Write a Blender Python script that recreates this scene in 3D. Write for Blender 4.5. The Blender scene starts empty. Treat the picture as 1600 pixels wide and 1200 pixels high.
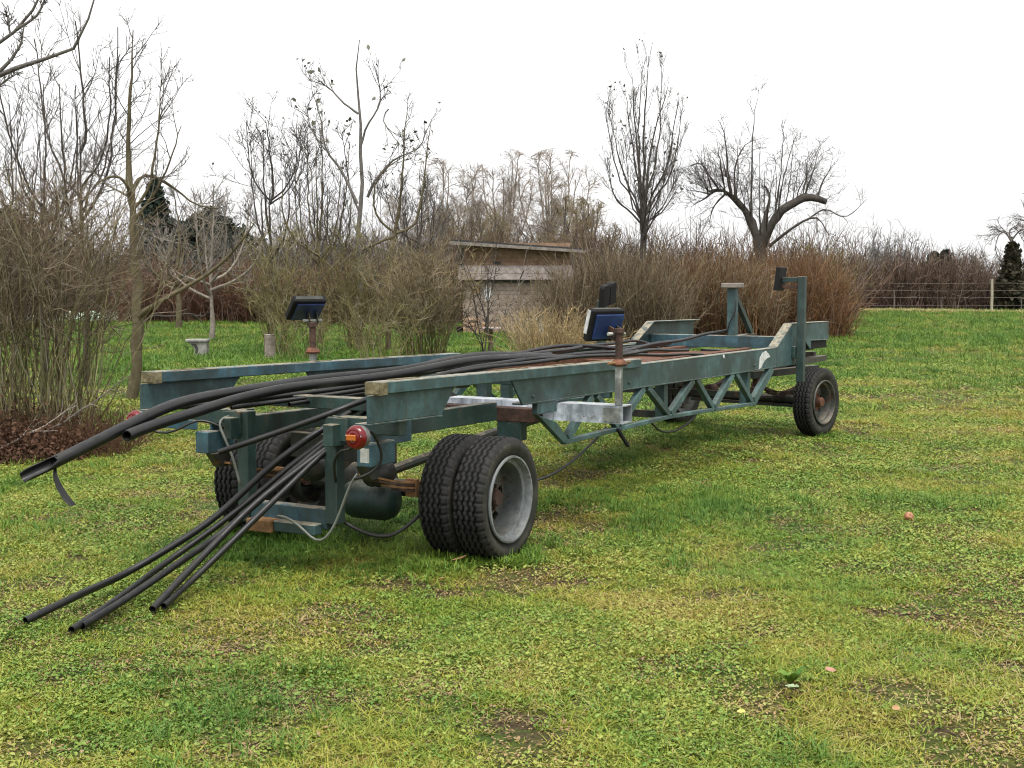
import bpy, math, random
import numpy as np
from mathutils import Vector, Matrix, Euler

# ------------------------------------------------------------------ camera, sky, sun, exposure
S = bpy.context.scene
COL = S.collection
rng = np.random.default_rng(7)
random.seed(7)
R = math.radians

cam_d = bpy.data.cameras.new('camera')
cam = bpy.data.objects.new('camera', cam_d)
COL.objects.link(cam)
CAM_H = 1.72
cam.location = (0, 0, CAM_H)
cam.rotation_euler = (R(90) - math.atan(160 / 2000), 0, 0)
cam_d.sensor_width = 36
cam_d.lens = 45.0
cam_d.clip_start = .05
cam_d.clip_end = 2000
S.camera = cam

world = bpy.data.worlds.new('World')
S.world = world
world.use_nodes = True
wn = world.node_tree.nodes
wl = world.node_tree.links
wn.clear()
sky = wn.new('ShaderNodeTexSky')
sky.sky_type = 'NISHITA'
sky.sun_disc = False
sky.sun_elevation = R(68)
sky.sun_rotation = R(200)
sky.dust_density = 6
sky.air_density = .6
hs = wn.new('ShaderNodeHueSaturation')
hs.inputs['Saturation'].default_value = .06
bg = wn.new('ShaderNodeBackground')
bg.inputs['Strength'].default_value = .05
bg2 = wn.new('ShaderNodeBackground')           # the white cloud layer
bg2.inputs['Color'].default_value = (1, 1, 1.0, 1)
bg2.inputs['Strength'].default_value = .45
add = wn.new('ShaderNodeAddShader')
out = wn.new('ShaderNodeOutputWorld')
wl.new(sky.outputs[0], hs.inputs['Color'])
wl.new(hs.outputs[0], bg.inputs['Color'])
wl.new(bg.outputs[0], add.inputs[0])
wl.new(bg2.outputs[0], add.inputs[1])
wl.new(add.outputs[0], out.inputs[0])

sun_d = bpy.data.lights.new('sun', 'SUN')
sun_d.energy = 1.5
sun_d.angle = R(24)
sun_d.color = (1, .97, .92)
sun = bpy.data.objects.new('sun', sun_d)
COL.objects.link(sun)
sun.rotation_euler = (R(22), 0, R(20))

S.view_settings.view_transform = 'Standard'
S.view_settings.look = 'None'
S.view_settings.exposure = 1.12
S.view_settings.gamma = 1.0
S.view_settings.use_curve_mapping = False
S.render.engine = 'CYCLES'
S.cycles.filter_width = 1.1

# ------------------------------------------------------------------ materials
def mat(name):
    m = bpy.data.materials.new(name)
    m.use_nodes = True
    nt = m.node_tree
    b = nt.nodes['Principled BSDF']
    return m, nt, b

def N(nt, t, **kw):
    n = nt.nodes.new(t)
    for k, v in kw.items():
        setattr(n, k, v)
    return n

def noise(nt, scale, detail=4, rough=.6, vec=None, dist=0.0):
    n = N(nt, 'ShaderNodeTexNoise')
    n.inputs['Scale'].default_value = scale
    n.inputs['Detail'].default_value = detail
    n.inputs['Roughness'].default_value = rough
    n.inputs['Distortion'].default_value = dist
    if vec is not None:
        nt.links.new(vec, n.inputs['Vector'])
    return n.outputs['Fac']

def ramp(nt, fac, stops):
    r = N(nt, 'ShaderNodeValToRGB')
    e = r.color_ramp.elements
    while len(e) < len(stops):
        e.new(.5)
    for i, (p, c) in enumerate(stops):
        e[i].position = p
        e[i].color = (*c, 1) if len(c) == 3 else c
    nt.links.new(fac, r.inputs['Fac'])
    return r.outputs['Color']

def mix(nt, fac, a, b, mode='MIX'):
    m = N(nt, 'ShaderNodeMix', data_type='RGBA', blend_type=mode)
    def put(sock, v):
        if isinstance(v, bpy.types.NodeSocket):
            nt.links.new(v, sock)
        elif isinstance(v, (int, float)):
            sock.default_value = v
        else:
            sock.default_value = (*v, 1)
    put(m.inputs['Factor'], fac)
    put(m.inputs[6], a)
    put(m.inputs[7], b)
    return m.outputs[2]

def math_n(nt, op, a, b=None):
    m = N(nt, 'ShaderNodeMath', operation=op)
    for i, v in enumerate((a, b)):
        if v is None:
            continue
        if isinstance(v, bpy.types.NodeSocket):
            nt.links.new(v, m.inputs[i])
        else:
            m.inputs[i].default_value = v
    return m.outputs[0]

def bump(nt, b, h, strength=.3, dist=.01):
    n = N(nt, 'ShaderNodeBump')
    n.inputs['Strength'].default_value = strength
    n.inputs['Distance'].default_value = dist
    nt.links.new(h, n.inputs['Height'])
    nt.links.new(n.outputs[0], b.inputs['Normal'])

def wpos(nt):
    return N(nt, 'ShaderNodeNewGeometry').outputs['Position']

def simple(name, c, rough=.6, metal=0.0, var=.35, scale=8, c2=None, bmp=0, spec=.5):
    m, nt, b = mat(name)
    p = wpos(nt)
    f = noise(nt, scale, 5, .65, p)
    hi = c2 if c2 else tuple(min(1, x * (1 + var)) for x in c)
    lo = tuple(x * (1 - var) for x in c)
    nt.links.new(ramp(nt, f, [(.3, lo), (.5, c), (.72, hi)]), b.inputs['Base Color'])
    b.inputs['Roughness'].default_value = rough
    b.inputs['Metallic'].default_value = metal
    b.inputs['Specular IOR Level'].default_value = spec
    if bmp:
        bump(nt, b, noise(nt, scale * 6, 4, .7, p), bmp, .004)
    return m

def painted(name, base, base2, rust=(.085, .036, .018), dirt=(.16, .13, .085), rust_at=.625, top=.75):
    """weathered paint: patchy colour, rust blooms, crust lying on faces that look up"""
    m, nt, b = mat(name)
    g = N(nt, 'ShaderNodeNewGeometry')
    p = g.outputs['Position']
    c = ramp(nt, noise(nt, 4.5, 7, .72, p), [(.34, base), (.52, base2), (.66, tuple(x * 1.6 + .01 for x in base2)), (.74, tuple(x * 2.1 + .02 for x in base2))])
    streak = N(nt, 'ShaderNodeMapping')
    streak.inputs['Scale'].default_value = (22, 22, 2.0)
    nt.links.new(p, streak.inputs['Vector'])
    c = mix(nt, ramp(nt, noise(nt, 1, 5, .6, streak.outputs[0]), [(.42, (0, 0, 0)), (.72, (.55, .55, .55))]), c, (.045, .052, .042))
    c = mix(nt, ramp(nt, noise(nt, 9, 8, .75, p), [(rust_at, (0, 0, 0)), (rust_at + .06, (.9, .9, .9))]), c, rust)
    c = mix(nt, ramp(nt, noise(nt, 1.7, 5, .7, p), [(.47, (0, 0, 0)), (.60, (.7, .7, .7))]), c, (.014, .024, .021))
    c = mix(nt, ramp(nt, noise(nt, 60, 3, .6, p), [(.70, (0, 0, 0)), (.74, (.7, .7, .7))]), c, (.30, .30, .25))
    sx = N(nt, 'ShaderNodeSeparateXYZ')
    nt.links.new(g.outputs['Normal'], sx.inputs[0])
    up = math_n(nt, 'MULTIPLY', ramp(nt, sx.outputs['Z'], [(.5, (0, 0, 0)), (.85, (1, 1, 1))]),
                ramp(nt, noise(nt, 14, 6, .7, p), [(.36, (0, 0, 0)), (.56, (top, top, top))]))
    c = mix(nt, up, c, ramp(nt, noise(nt, 40, 4, .7, p), [(.3, dirt), (.6, tuple(x * 2.3 for x in dirt)), (.75, (.45, .43, .34))]))
    nt.links.new(c, b.inputs['Base Color'])
    b.inputs['Roughness'].default_value = .5
    bump(nt, b, noise(nt, 90, 4, .7, p), .25, .003)
    return m

M = {}
M['teal'] = painted('teal_paint', (.012, .036, .040), (.034, .082, .088))
M['teal_plain'] = painted('teal_truss_paint', (.024, .060, .063), (.052, .112, .115), top=.12)
M['teal_dark'] = painted('dark_teal_paint', (.008, .024, .022), (.018, .046, .042), rust_at=.60)
M['teal_blue'] = painted('blue_teal_paint', (.014, .046, .064), (.032, .088, .116))
M['grimy'] = painted('grimy_chassis', (.010, .010, .009), (.022, .020, .017), rust_at=.55, top=.4)
M['rust'] = simple('rust', (.105, .042, .022), .85, var=.6, scale=14, c2=(.19, .075, .035), bmp=.5)
M['rust_dark'] = simple('dark_rust', (.05, .026, .018), .85, var=.6, scale=16, c2=(.10, .05, .03), bmp=.5)
M['rust_brown'] = simple('brown_rust_steel', (.19, .10, .04), .85, var=.6, scale=12, bmp=.4)
M['crust'] = simple('lichen_crust', (.15, .125, .065), .9, var=.7, scale=22, c2=(.27, .235, .145), bmp=.6)
M['galv'] = painted('galvanised_tube', (.52, .58, .66), (.66, .72, .80), dirt=(.30, .30, .28), rust=(.14, .07, .04), rust_at=.70, top=.5)
M['galv_dull'] = painted('dull_sleeve', (.28, .29, .27), (.40, .41, .38), dirt=(.2, .18, .15), rust_at=.70)
M['rubber'] = simple('tyre_rubber', (.014, .014, .0135), .8, var=.45, scale=10, c2=(.028, .026, .022), bmp=.3, spec=.35)
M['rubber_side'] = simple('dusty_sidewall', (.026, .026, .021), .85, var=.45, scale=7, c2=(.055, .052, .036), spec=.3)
M['groove'] = simple('shaded_groove_rubber', (.007, .007, .007), .85, var=.3, spec=.2)  # near-black tone stands in for the shade inside the tread grooves
M['blackpad'] = simple('pad_rubber', (.008, .008, .009), .8, var=.4, scale=20, spec=.3)
def hose_mat():
    m, nt, b = mat('pipe_black')
    g = N(nt, 'ShaderNodeNewGeometry'); p = g.outputs['Position']
    c = ramp(nt, noise(nt, 7, 5, .65, p), [(.35, (.0048, .005, .0055)), (.7, (.0105, .0105, .011))])
    sx = N(nt, 'ShaderNodeSeparateXYZ'); nt.links.new(g.outputs['Normal'], sx.inputs[0])
    dust = math_n(nt, 'MULTIPLY', ramp(nt, sx.outputs['Z'], [(.35, (0, 0, 0)), (.9, (1, 1, 1))]), ramp(nt, noise(nt, 11, 7, .75, p), [(.42, (0, 0, 0)), (.66, (.8, .8, .8))]))
    c = mix(nt, dust, c, (.036, .035, .031))
    c = mix(nt, ramp(nt, noise(nt, 70, 4, .6, p), [(.66, (0, 0, 0)), (.72, (.6, .6, .6))]), c, (.06, .06, .058))
    nt.links.new(c, b.inputs['Base Color'])
    nt.links.new(ramp(nt, dust, [(0, (.40, .40, .40)), (.6, (.75, .75, .75))]), b.inputs['Roughness'])
    b.inputs['Specular IOR Level'].default_value = .4
    return m
M['hose'] = hose_mat()
M['cable_black'] = simple('cable_black', (.012, .012, .012), .5, var=.2)
M['cable_pale'] = simple('cable_pale', (.13, .14, .12), .6, var=.3)
M['rim'] = painted('grey_rim', (.10, .112, .115), (.18, .196, .203), dirt=(.05, .045, .035), rust=(.07, .045, .03), rust_at=.58, top=.4)
M['rim_dark'] = painted('dirty_shaded_rim', (.045, .045, .04), (.085, .085, .075), rust_at=.55, top=.3)
M['blue'] = simple('blue_pad_paint', (.012, .030, .11), .45, var=.5, scale=6, c2=(.022, .055, .19))
M['red_lens'] = simple('red_lens', (.13, .004, .006), .18, var=.2, scale=4)
M['amber_lens'] = simple('amber_lens', (.36, .10, .014), .3, var=.15, scale=10)
M['white'] = simple('flaking_white', (.55, .56, .55), .7, var=.3, scale=20)
M['stone'] = simple('weathered_stone', (.24, .23, .21), .9, var=.4, scale=9, c2=(.36, .35, .32), bmp=.5)
M['stone_in'] = simple('darkened_stone', (.05, .052, .046), .9, var=.4, scale=9, bmp=.5)
M['grain'] = simple('grey_wood', (.19, .165, .14), .85, var=.4, scale=7, c2=(.30, .27, .24), bmp=.4)
M['shed_grey'] = simple('shed_grey_boards', (.27, .22, .175), .85, var=.4, scale=4, c2=(.37, .315, .265), bmp=.3)
M['plank_grey'] = simple('weathered_plank', (.33, .28, .26), .85, var=.35, scale=5, c2=(.44, .39, .37), bmp=.3)
M['plank_brown'] = simple('brown_plank', (.22, .14, .085), .85, var=.4, scale=5, c2=(.30, .20, .13), bmp=.3)
M['roof'] = simple('roof_felt', (.035, .035, .036), .9, var=.4, scale=8)
M['logs'] = simple('split_logs', (.42, .26, .15), .8, var=.5, scale=9, c2=(.66, .52, .40))
M['apple'] = simple('apple_skin', (.30, .12, .055), .6, var=.45, scale=40, c2=(.36, .22, .10))
M['post_pale'] = simple('pale_post', (.30, .28, .21), .85, var=.3, scale=6)
M['wire'] = simple('fence_wire', (.20, .165, .145), .6, var=.2)

def bark(name, c, c2, scale=9):
    m, nt, b = mat(name)
    p = wpos(nt)
    f = noise(nt, scale, 5, .7, p)
    f2 = noise(nt, .9, 3, .6, p)
    col = ramp(nt, f, [(.3, tuple(x * .55 for x in c)), (.5, c), (.7, c2)])
    col = mix(nt, ramp(nt, f2, [(.35, (0, 0, 0)), (.7, (.6, .6, .6))]), col, tuple(x * 1.15 for x in c2))
    # every stem has a tone of its own
    at_ = N(nt, 'ShaderNodeAttribute', attribute_name='tone')
    tone = at_.outputs['Fac']
    gain = math_n(nt, 'ADD', math_n(nt, 'MULTIPLY', tone, 1.25), 1.0)
    vm = N(nt, 'ShaderNodeVectorMath', operation='SCALE')
    nt.links.new(col, vm.inputs[0]); nt.links.new(gain, vm.inputs['Scale'])
    col = mix(nt, ramp(nt, math_n(nt, 'MULTIPLY', math_n(nt, 'ADD', tone, .5), 1.0), [(.80, (0, 0, 0)), (.9, (.55, .55, .55))]), vm.outputs[0], (.24, .225, .20))
    nt.links.new(col, b.inputs['Base Color'])
    b.inputs['Roughness'].default_value = .9
    b.inputs['Specular IOR Level'].default_value = .2
    bump(nt, b, noise(nt, scale * 4, 5, .75, p), .7, .02)
    return m
M['bark_moss'] = bark('mossy_bark', (.085, .070, .042), (.145, .125, .072))
M['bark_dark'] = bark('dark_bark', (.045, .038, .034), (.085, .074, .064))
M['bark_grey'] = bark('grey_bark', (.10, .092, .085), (.17, .155, .14))
M['bark_pale'] = bark('pale_bark', (.21, .18, .15), (.32, .28, .24))
M['twig_brown'] = bark('brown_twigs', (.095, .062, .040), (.16, .115, .070), 3)
M['twig_olive'] = bark('olive_shoots', (.14, .12, .048), (.23, .20, .09), 10)
M['twig_shrub'] = bark('shrub_stems', (.145, .130, .058), (.24, .22, .115), 5)
M['twig_shrub2'] = bark('shrub_twigs', (.125, .094, .058), (.20, .158, .10), 3)
M['twig_red'] = bark('reddish_twigs', (.125, .062, .042), (.20, .115, .07), 6)
M['twig_rust'] = bark('rusty_shoots', (.14, .068, .030), (.235, .130, .060), 11)
M['twig_tan'] = bark('tan_shoots', (.16, .122, .066), (.29, .235, .14), 11)
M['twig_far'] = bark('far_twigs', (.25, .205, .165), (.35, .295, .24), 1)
M['twig_plum'] = bark('plum_brown_twigs', (.11, .066, .056), (.17, .11, .085), 1)
M['reed'] = bark('dry_reed', (.27, .19, .085), (.38, .29, .15), 4)
M['needles'] = bark('dark_needles', (.012, .022, .016), (.028, .042, .028), 4)
M['ivy'] = bark('ivy_leaves', (.03, .035, .02), (.07, .055, .035), 4)
M['deadleaf'] = bark('dead_leaves', (.070, .036, .022), (.14, .075, .045), 20)
M['greyleaf'] = bark('grey_leaves', (.10, .10, .085), (.19, .19, .15), 3)

def grass_mat(name, cols, tip, trans=.14):
    m, nt, b = mat(name)
    p = wpos(nt)
    oi = N(nt, 'ShaderNodeObjectInfo')
    f = noise(nt, .85, 5, .62, p)
    f2 = noise(nt, .22, 3, .5, p)
    fac = math_n(nt, 'ADD', math_n(nt, 'MULTIPLY', f, .62), math_n(nt, 'MULTIPLY', f2, .38))
    fac = math_n(nt, 'ADD', fac, math_n(nt, 'MULTIPLY', math_n(nt, 'SUBTRACT', oi.outputs['Random'], .5), .20))
    col = ramp(nt, fac, list(zip((.40, .49, .57, .66), cols)))
    # single blades differ
    f3 = noise(nt, 160, 2, .5, p)
    col = mix(nt, ramp(nt, f3, [(.5, (0, 0, 0)), (.75, (.7, .7, .7))]), col, tip)
    nt.links.new(col, b.inputs['Base Color'])
    b.inputs['Roughness'].default_value = .6
    b.inputs['Specular IOR Level'].default_value = .3
    if trans:
        t = N(nt, 'ShaderNodeBsdfTranslucent')
        nt.links.new(col, t.inputs['Color'])
        mx = N(nt, 'ShaderNodeMixShader')
        mx.inputs[0].default_value = trans
        o = nt.nodes['Material Output']
        nt.links.new(b.outputs[0], mx.inputs[1])
        nt.links.new(t.outputs[0], mx.inputs[2])
        nt.links.new(mx.outputs[0], o.inputs[0])
    return m
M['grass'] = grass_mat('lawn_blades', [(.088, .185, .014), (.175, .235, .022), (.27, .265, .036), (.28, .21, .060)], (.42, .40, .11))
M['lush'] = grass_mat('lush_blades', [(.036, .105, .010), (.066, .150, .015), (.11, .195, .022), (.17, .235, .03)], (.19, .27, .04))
M['clover'] = grass_mat('clover_green', [(.075, .17, .020), (.145, .225, .028), (.235, .28, .045), (.30, .29, .08)], (.42, .43, .16))
M['straw'] = grass_mat('straw', [(.27, .23, .09), (.36, .30, .12), (.42, .35, .15), (.46, .38, .18)], (.6, .53, .28))
M['moss'] = grass_mat('moss', [(.13, .18, .012), (.22, .24, .018), (.31, .28, .028), (.27, .19, .042)], (.38, .33, .05))
M['litter'] = grass_mat('leaf_litter', [(.13, .08, .04), (.17, .10, .05), (.22, .14, .065), (.28, .20, .09)], (.50, .42, .18), 0)

def ground_mat():
    m, nt, b = mat('lawn_ground')
    p = wpos(nt)
    f = noise(nt, .85, 5, .62, p)
    f2 = noise(nt, .22, 3, .5, p)
    fac = math_n(nt, 'ADD', math_n(nt, 'MULTIPLY', f, .62), math_n(nt, 'MULTIPLY', f2, .38))
    col = ramp(nt, fac, [(.38, (.045, .095, .014)), (.48, (.075, .115, .020)), (.57, (.11, .11, .028)), (.65, (.125, .095, .040))])
    soil = ramp(nt, noise(nt, 1.9, 6, .7, p), [(.48, (0, 0, 0)), (.58, (.9, .9, .9))])
    col = mix(nt, soil, col, ramp(nt, noise(nt, 35, 4, .7, p), [(.3, (.045, .027, .016)), (.7, (.13, .085, .05))]))
    fine = noise(nt, 55, 5, .75, p)
    col = mix(nt, ramp(nt, fine, [(.3, (.85, .85, .85)), (.58, (0, 0, 0))]), col, (.014, .014, .007))
    nt.links.new(col, b.inputs['Base Color'])
    b.inputs['Roughness'].default_value = .95
    b.inputs['Specular IOR Level'].default_value = .15
    bump(nt, b, fine, .9, .02)
    return m
M['ground'] = ground_mat()

# ------------------------------------------------------------------ object helpers
def tag(o, label=None, cat=None, group=None, kind=None):
    if label: o['label'] = label
    if cat: o['category'] = cat
    if group: o['group'] = group
    if kind: o['kind'] = kind
    return o

def empty(name, loc, rz=0.0, label=None, cat=None, group=None):
    o = bpy.data.objects.new(name, None)
    o.empty_display_size = .2
    COL.objects.link(o)
    o.location = loc
    o.rotation_euler = (0, 0, rz)
    return tag(o, label, cat, group)

class MB:
    """collects verts and faces; build() links them as ONE mesh object"""
    def __init__(self):
        self.v, self.f = [], []
    def add(self, vs, fs):
        n = len(self.v)
        self.v += [tuple(x) for x in vs]
        self.f += [tuple(i + n for i in f) for f in fs]
        return self
    def box(self, x0, x1, y0, y1, z0, z1):
        return self.hexa([(x0, y0, z0), (x1, y0, z0), (x1, y1, z0), (x0, y1, z0), (x0, y0, z1), (x1, y0, z1), (x1, y1, z1), (x0, y1, z1)])
    def hexa(self, c):
        return self.add(c, [(0, 3, 2, 1), (4, 5, 6, 7), (0, 1, 5, 4), (1, 2, 6, 5), (2, 3, 7, 6), (3, 0, 4, 7)])
    def beam(self, x0, x1, y0, y1, za, zb):
        """box along x whose bottom/top differ at both ends: za=(bottom,top) at x0, zb at x1"""
        return self.hexa([(x0, y0, za[0]), (x1, y0, zb[0]), (x1, y1, zb[0]), (x0, y1, za[0]), (x0, y0, za[1]), (x1, y0, zb[1]), (x1, y1, zb[1]), (x0, y1, za[1])])
    def prism(self, poly, y0, y1):
        """polygon in (x,z) extruded along y"""
        n = len(poly)
        vs = [(x, y0, z) for x, z in poly] + [(x, y1, z) for x, z in poly]
        fs = [tuple(range(n)), tuple(range(2 * n - 1, n - 1, -1))]
        fs += [(i, i + n, (i + 1) % n + n, (i + 1) % n) for i in range(n)]
        return self.add(vs, fs)
    def bar(self, a, b, w, h, up=(0, 0, 1)):
        """rectangular bar from a to b"""
        a, b = Vector(a), Vector(b)
        d = (b - a).normalized()
        s = d.cross(Vector(up))
        if s.length < 1e-4: s = d.cross(Vector((1, 0, 0)))
        s.normalize()
        t = s.cross(d)
        s *= w / 2; t *= h / 2
        return self.hexa([a - s - t, b - s - t, b + s - t, a + s - t, a - s + t, b - s + t, b + s + t, a + s + t])
    def tube(self, pts, r, n=10, caps=True):
        pts = [Vector(p) for p in pts]
        k = len(pts)
        rr = r if hasattr(r, '__len__') else [r] * k
        rings = []
        ref = None
        for i, p in enumerate(pts):
            d = (pts[min(i + 1, k - 1)] - pts[max(i - 1, 0)]).normalized()
            if ref is None:
                ref = d.cross(Vector((0, 0, 1)))
                if ref.length < .1: ref = d.cross(Vector((1, 0, 0)))
            ref = (ref - d * ref.dot(d)).normalized()
            o = d.cross(ref)
            rings.append([p + (ref * math.cos(2 * math.pi * j / n) + o * math.sin(2 * math.pi * j / n)) * rr[i] for j in range(n)])
        vs = [v for q in rings for v in q]
        fs = [(i * n + j, i * n + (j + 1) % n, (i + 1) * n + (j + 1) % n, (i + 1) * n + j) for i in range(k - 1) for j in range(n)]
        if caps:
            fs += [tuple(range(n - 1, -1, -1)), tuple((k - 1) * n + j for j in range(n))]
        return self.add(vs, fs)
    def lathe(self, prof, n=32, axis='y', closed=False):
        """profile of (radius, axial)"""
        vs = []
        for r, t in prof:
            for j in range(n):
                a = 2 * math.pi * j / n
                c, s = r * math.cos(a), r * math.sin(a)
                vs.append({'y': (c, t, s), 'z': (c, s, t), 'x': (t, c, s)}[axis])
        k = len(prof)
        fs = [(i * n + j, (i + 1) * n + j, (i + 1) * n + (j + 1) % n, i * n + (j + 1) % n) for i in range(k - 1) for j in range(n)]
        return self.add(vs, fs)
    def xf(self, m):
        self.v = [tuple(m @ Vector(v)) for v in self.v]
        return self
    def build(self, name, material, parent=None, smooth=False, bevel=0.0, kind=None):
        me = bpy.data.meshes.new(name)
        me.from_pydata(self.v, [], self.f)
        me.validate()
        import bmesh
        bm = bmesh.new(); bm.from_mesh(me)
        bmesh.ops.recalc_face_normals(bm, faces=bm.faces)
        bm.to_mesh(me); bm.free()
        me.materials.append(material)
        if smooth:
            me.polygons.foreach_set('use_smooth', [True] * len(me.polygons))
        o = bpy.data.objects.new(name, me)
        COL.objects.link(o)
        if parent: o.parent = parent
        if bevel:
            bv = o.modifiers.new('bevel', 'BEVEL'); bv.width = bevel; bv.segments = 1; bv.limit_method = 'ANGLE'
        if kind: o['kind'] = kind
        return o

def npmesh(name, verts, faces, material, parent=None, smooth=False, kind=None):
    """verts (n,3), faces (m,k) all of one size"""
    verts = np.ascontiguousarray(verts, dtype=np.float32); faces = np.ascontiguousarray(faces, dtype=np.int32)
    me = bpy.data.meshes.new(name)
    m, k = faces.shape
    me.vertices.add(len(verts)); me.vertices.foreach_set('co', verts.ravel())
    me.loops.add(m * k); me.loops.foreach_set('vertex_index', faces.ravel())
    me.polygons.add(m); me.polygons.foreach_set('loop_start', np.arange(0, m * k, k, dtype=np.int32))
    if smooth: me.polygons.foreach_set('use_smooth', np.ones(m, dtype=bool))
    me.update(calc_edges=True)
    me.materials.append(material)
    o = bpy.data.objects.new(name, me)
    COL.objects.link(o)
    if parent: o.parent = parent
    if kind: o['kind'] = kind
    return o

def copy_obj(o, parent=None):
    c = o.copy(); COL.objects.link(c)
    if parent: c.parent = parent
    return c

def smooth_path(pts, step=.06, blur=1):
    P = np.array(pts, float)
    Q = np.vstack([2 * P[0] - P[1], P, 2 * P[-1] - P[-2]])
    o = []
    for i in range(1, len(Q) - 2):
        p0, p1, p2, p3 = Q[i - 1:i + 3]
        n = max(2, int(np.linalg.norm(p2 - p1) / step))
        for t in np.linspace(0, 1, n, endpoint=False):
            o.append(.5 * ((2 * p1) + (p2 - p0) * t + (2 * p0 - 5 * p1 + 4 * p2 - p3) * t * t + (3 * p1 - p0 - 3 * p2 + p3) * t ** 3))
    o.append(P[-1]); o = np.array(o)
    for _ in range(blur):
        o[1:-1] = (o[:-2] + 2 * o[1:-1] + o[2:]) / 4
    return o

# ------------------------------------------------------------------ ground
TH = R(29)
AX = np.array([math.sin(TH), math.cos(TH), 0]); LT = np.array([-math.cos(TH), math.sin(TH), 0])
ORG = np.array([0, 7.85, 0]) + 1.05 * LT             # ground point under the middle of the rear axle
def trailer_uv(x, y):
    d0, d1 = x - ORG[0], y - ORG[1]
    return d0 * AX[0] + d1 * AX[1], d0 * LT[0] + d1 * LT[1]

def gz(x, y):
    """height of the ground"""
    z = .012 * np.sin(1.7 * x + .6 * np.sin(2.1 * y)) * np.sin(1.3 * y + 1) + .008 * np.sin(4.1 * x + 2.3) * np.sin(3.7 * y + .5)
    far = np.clip((y - 20) / 40, 0, 1)
    return z * (1 - .3 * far) - .012 + far * .05 * np.sin(.35 * x + .8) * np.sin(.28 * y)

def geom_axis(lo, hi, fine_lo, fine_hi, step, grow):
    a = list(np.arange(fine_lo, fine_hi + 1e-6, step))
    s = step
    while a[-1] < hi:
        s *= grow; a.append(a[-1] + s)
    s = step
    while a[0] > lo:
        s *= grow; a.insert(0, a[0] - s)
    return np.array(a)
gx = geom_axis(-420, 420, -8, 8, .2, 1.11)
gy = geom_axis(-60, 700, 3, 20, .2, 1.09)
GX, GY = np.meshgrid(gx, gy)
gv = np.stack([GX.ravel(), GY.ravel(), gz(GX, GY).ravel()], 1)
nx, ny = len(gx), len(gy)
ii = (np.arange(ny - 1)[:, None] * nx + np.arange(nx - 1)[None, :]).ravel()
npmesh('ground', gv, np.stack([ii, ii + 1, ii + 1 + nx, ii + nx], 1), M['ground'], smooth=True, kind='structure')

# ------------------------------------------------------------------ branching plants
def unit(a): return a / np.maximum(np.linalg.norm(a, axis=-1, keepdims=True), 1e-9)

def strands(p0, d0, length, K, wob=.2, up=.05, g=rng):
    n = len(p0)
    P = np.zeros((n, K, 3)); P[:, 0] = p0
    d = unit(np.array(d0, float)); L = np.broadcast_to(np.asarray(length, float), (n,))
    up = np.broadcast_to(np.asarray(up, float), (n,))
    for k in range(1, K):
        d = unit(d + g.normal(0, wob, (n, 3)) + np.stack([np.zeros(n), np.zeros(n), up], 1))
        P[:, k] = P[:, k - 1] + d * (L / (K - 1))[:, None]
    return P

def sprout(P, per, t0, t1, ang0, ang1, len0, len1, K, wob, up, g=rng, taper=.5):
    """children growing from the parents' sides"""
    n, k, _ = P.shape
    idx = np.repeat(np.arange(n), per); m = len(idx)
    if m == 0: return np.zeros((0, K, 3))
    t = g.uniform(t0, t1, m)
    f = t * (k - 1); i = np.minimum(f.astype(int), k - 2); fr = (f - i)[:, None]
    a, b = P[idx, i], P[idx, i + 1]
    pos = a * (1 - fr) + b * fr
    tan = unit(b - a)
    r = g.normal(0, 1, (m, 3)); r = unit(r - tan * np.sum(r * tan, 1, keepdims=True))
    ang = g.uniform(ang0, ang1, m)[:, None]
    d = tan * np.cos(ang) + r * np.sin(ang)
    L = g.uniform(len0, len1, m) * (1 - taper * t)
    return strands(pos, d, L, K, wob, up, g)

def tubes(P, r0, r1, sides=3, pw=1.0, knob=0.0):
    """swept tubes for all strands -> verts, quad faces"""
    n, k, _ = P.shape
    if n == 0: return np.zeros((0, 3)), np.zeros((0, 4), int)
    T = np.empty_like(P)
    T[:, 1:-1] = P[:, 2:] - P[:, :-2]; T[:, 0] = P[:, 1] - P[:, 0]; T[:, -1] = P[:, -1] - P[:, -2]
    T = unit(T)
    ref = np.tile(np.array([.31, .83, .11]), (n, k, 1)); ref[np.abs(T[..., 1]) > .8] = (.9, .1, .2)
    A = unit(np.cross(T, ref)); B = np.cross(T, A)
    s = np.linspace(0, 1, k)[None, :] ** pw
    rad = np.asarray(r0).reshape(-1, 1) * (1 - s) + np.asarray(r1).reshape(-1, 1) * s
    rad = np.broadcast_to(rad, (n, k))
    if knob: rad = rad * (1 + np.random.default_rng(n).normal(0, knob, (n, k)))
    an = 2 * np.pi * np.arange(sides) / sides
    V = P[:, :, None] + rad[:, :, None, None] * (A[:, :, None] * np.cos(an)[None, None, :, None] + B[:, :, None] * np.sin(an)[None, None, :, None])
    base = (np.arange(n)[:, None, None] * k + np.arange(k - 1)[None, :, None]) * sides
    j = np.arange(sides)[None, None, :]; j2 = (j + 1) % sides
    F = np.stack(np.broadcast_arrays(base + j, base + j2, base + sides + j2, base + sides + j), -1).reshape(-1, 4)
    return V.reshape(-1, 3), F

def join(*vf):
    vs, fs, n = [], [], 0
    for v, f in vf:
        if len(v) == 0: continue
        vs.append(v); fs.append(f + n); n += len(v)
    return np.vstack(vs), np.vstack(fs)

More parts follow.
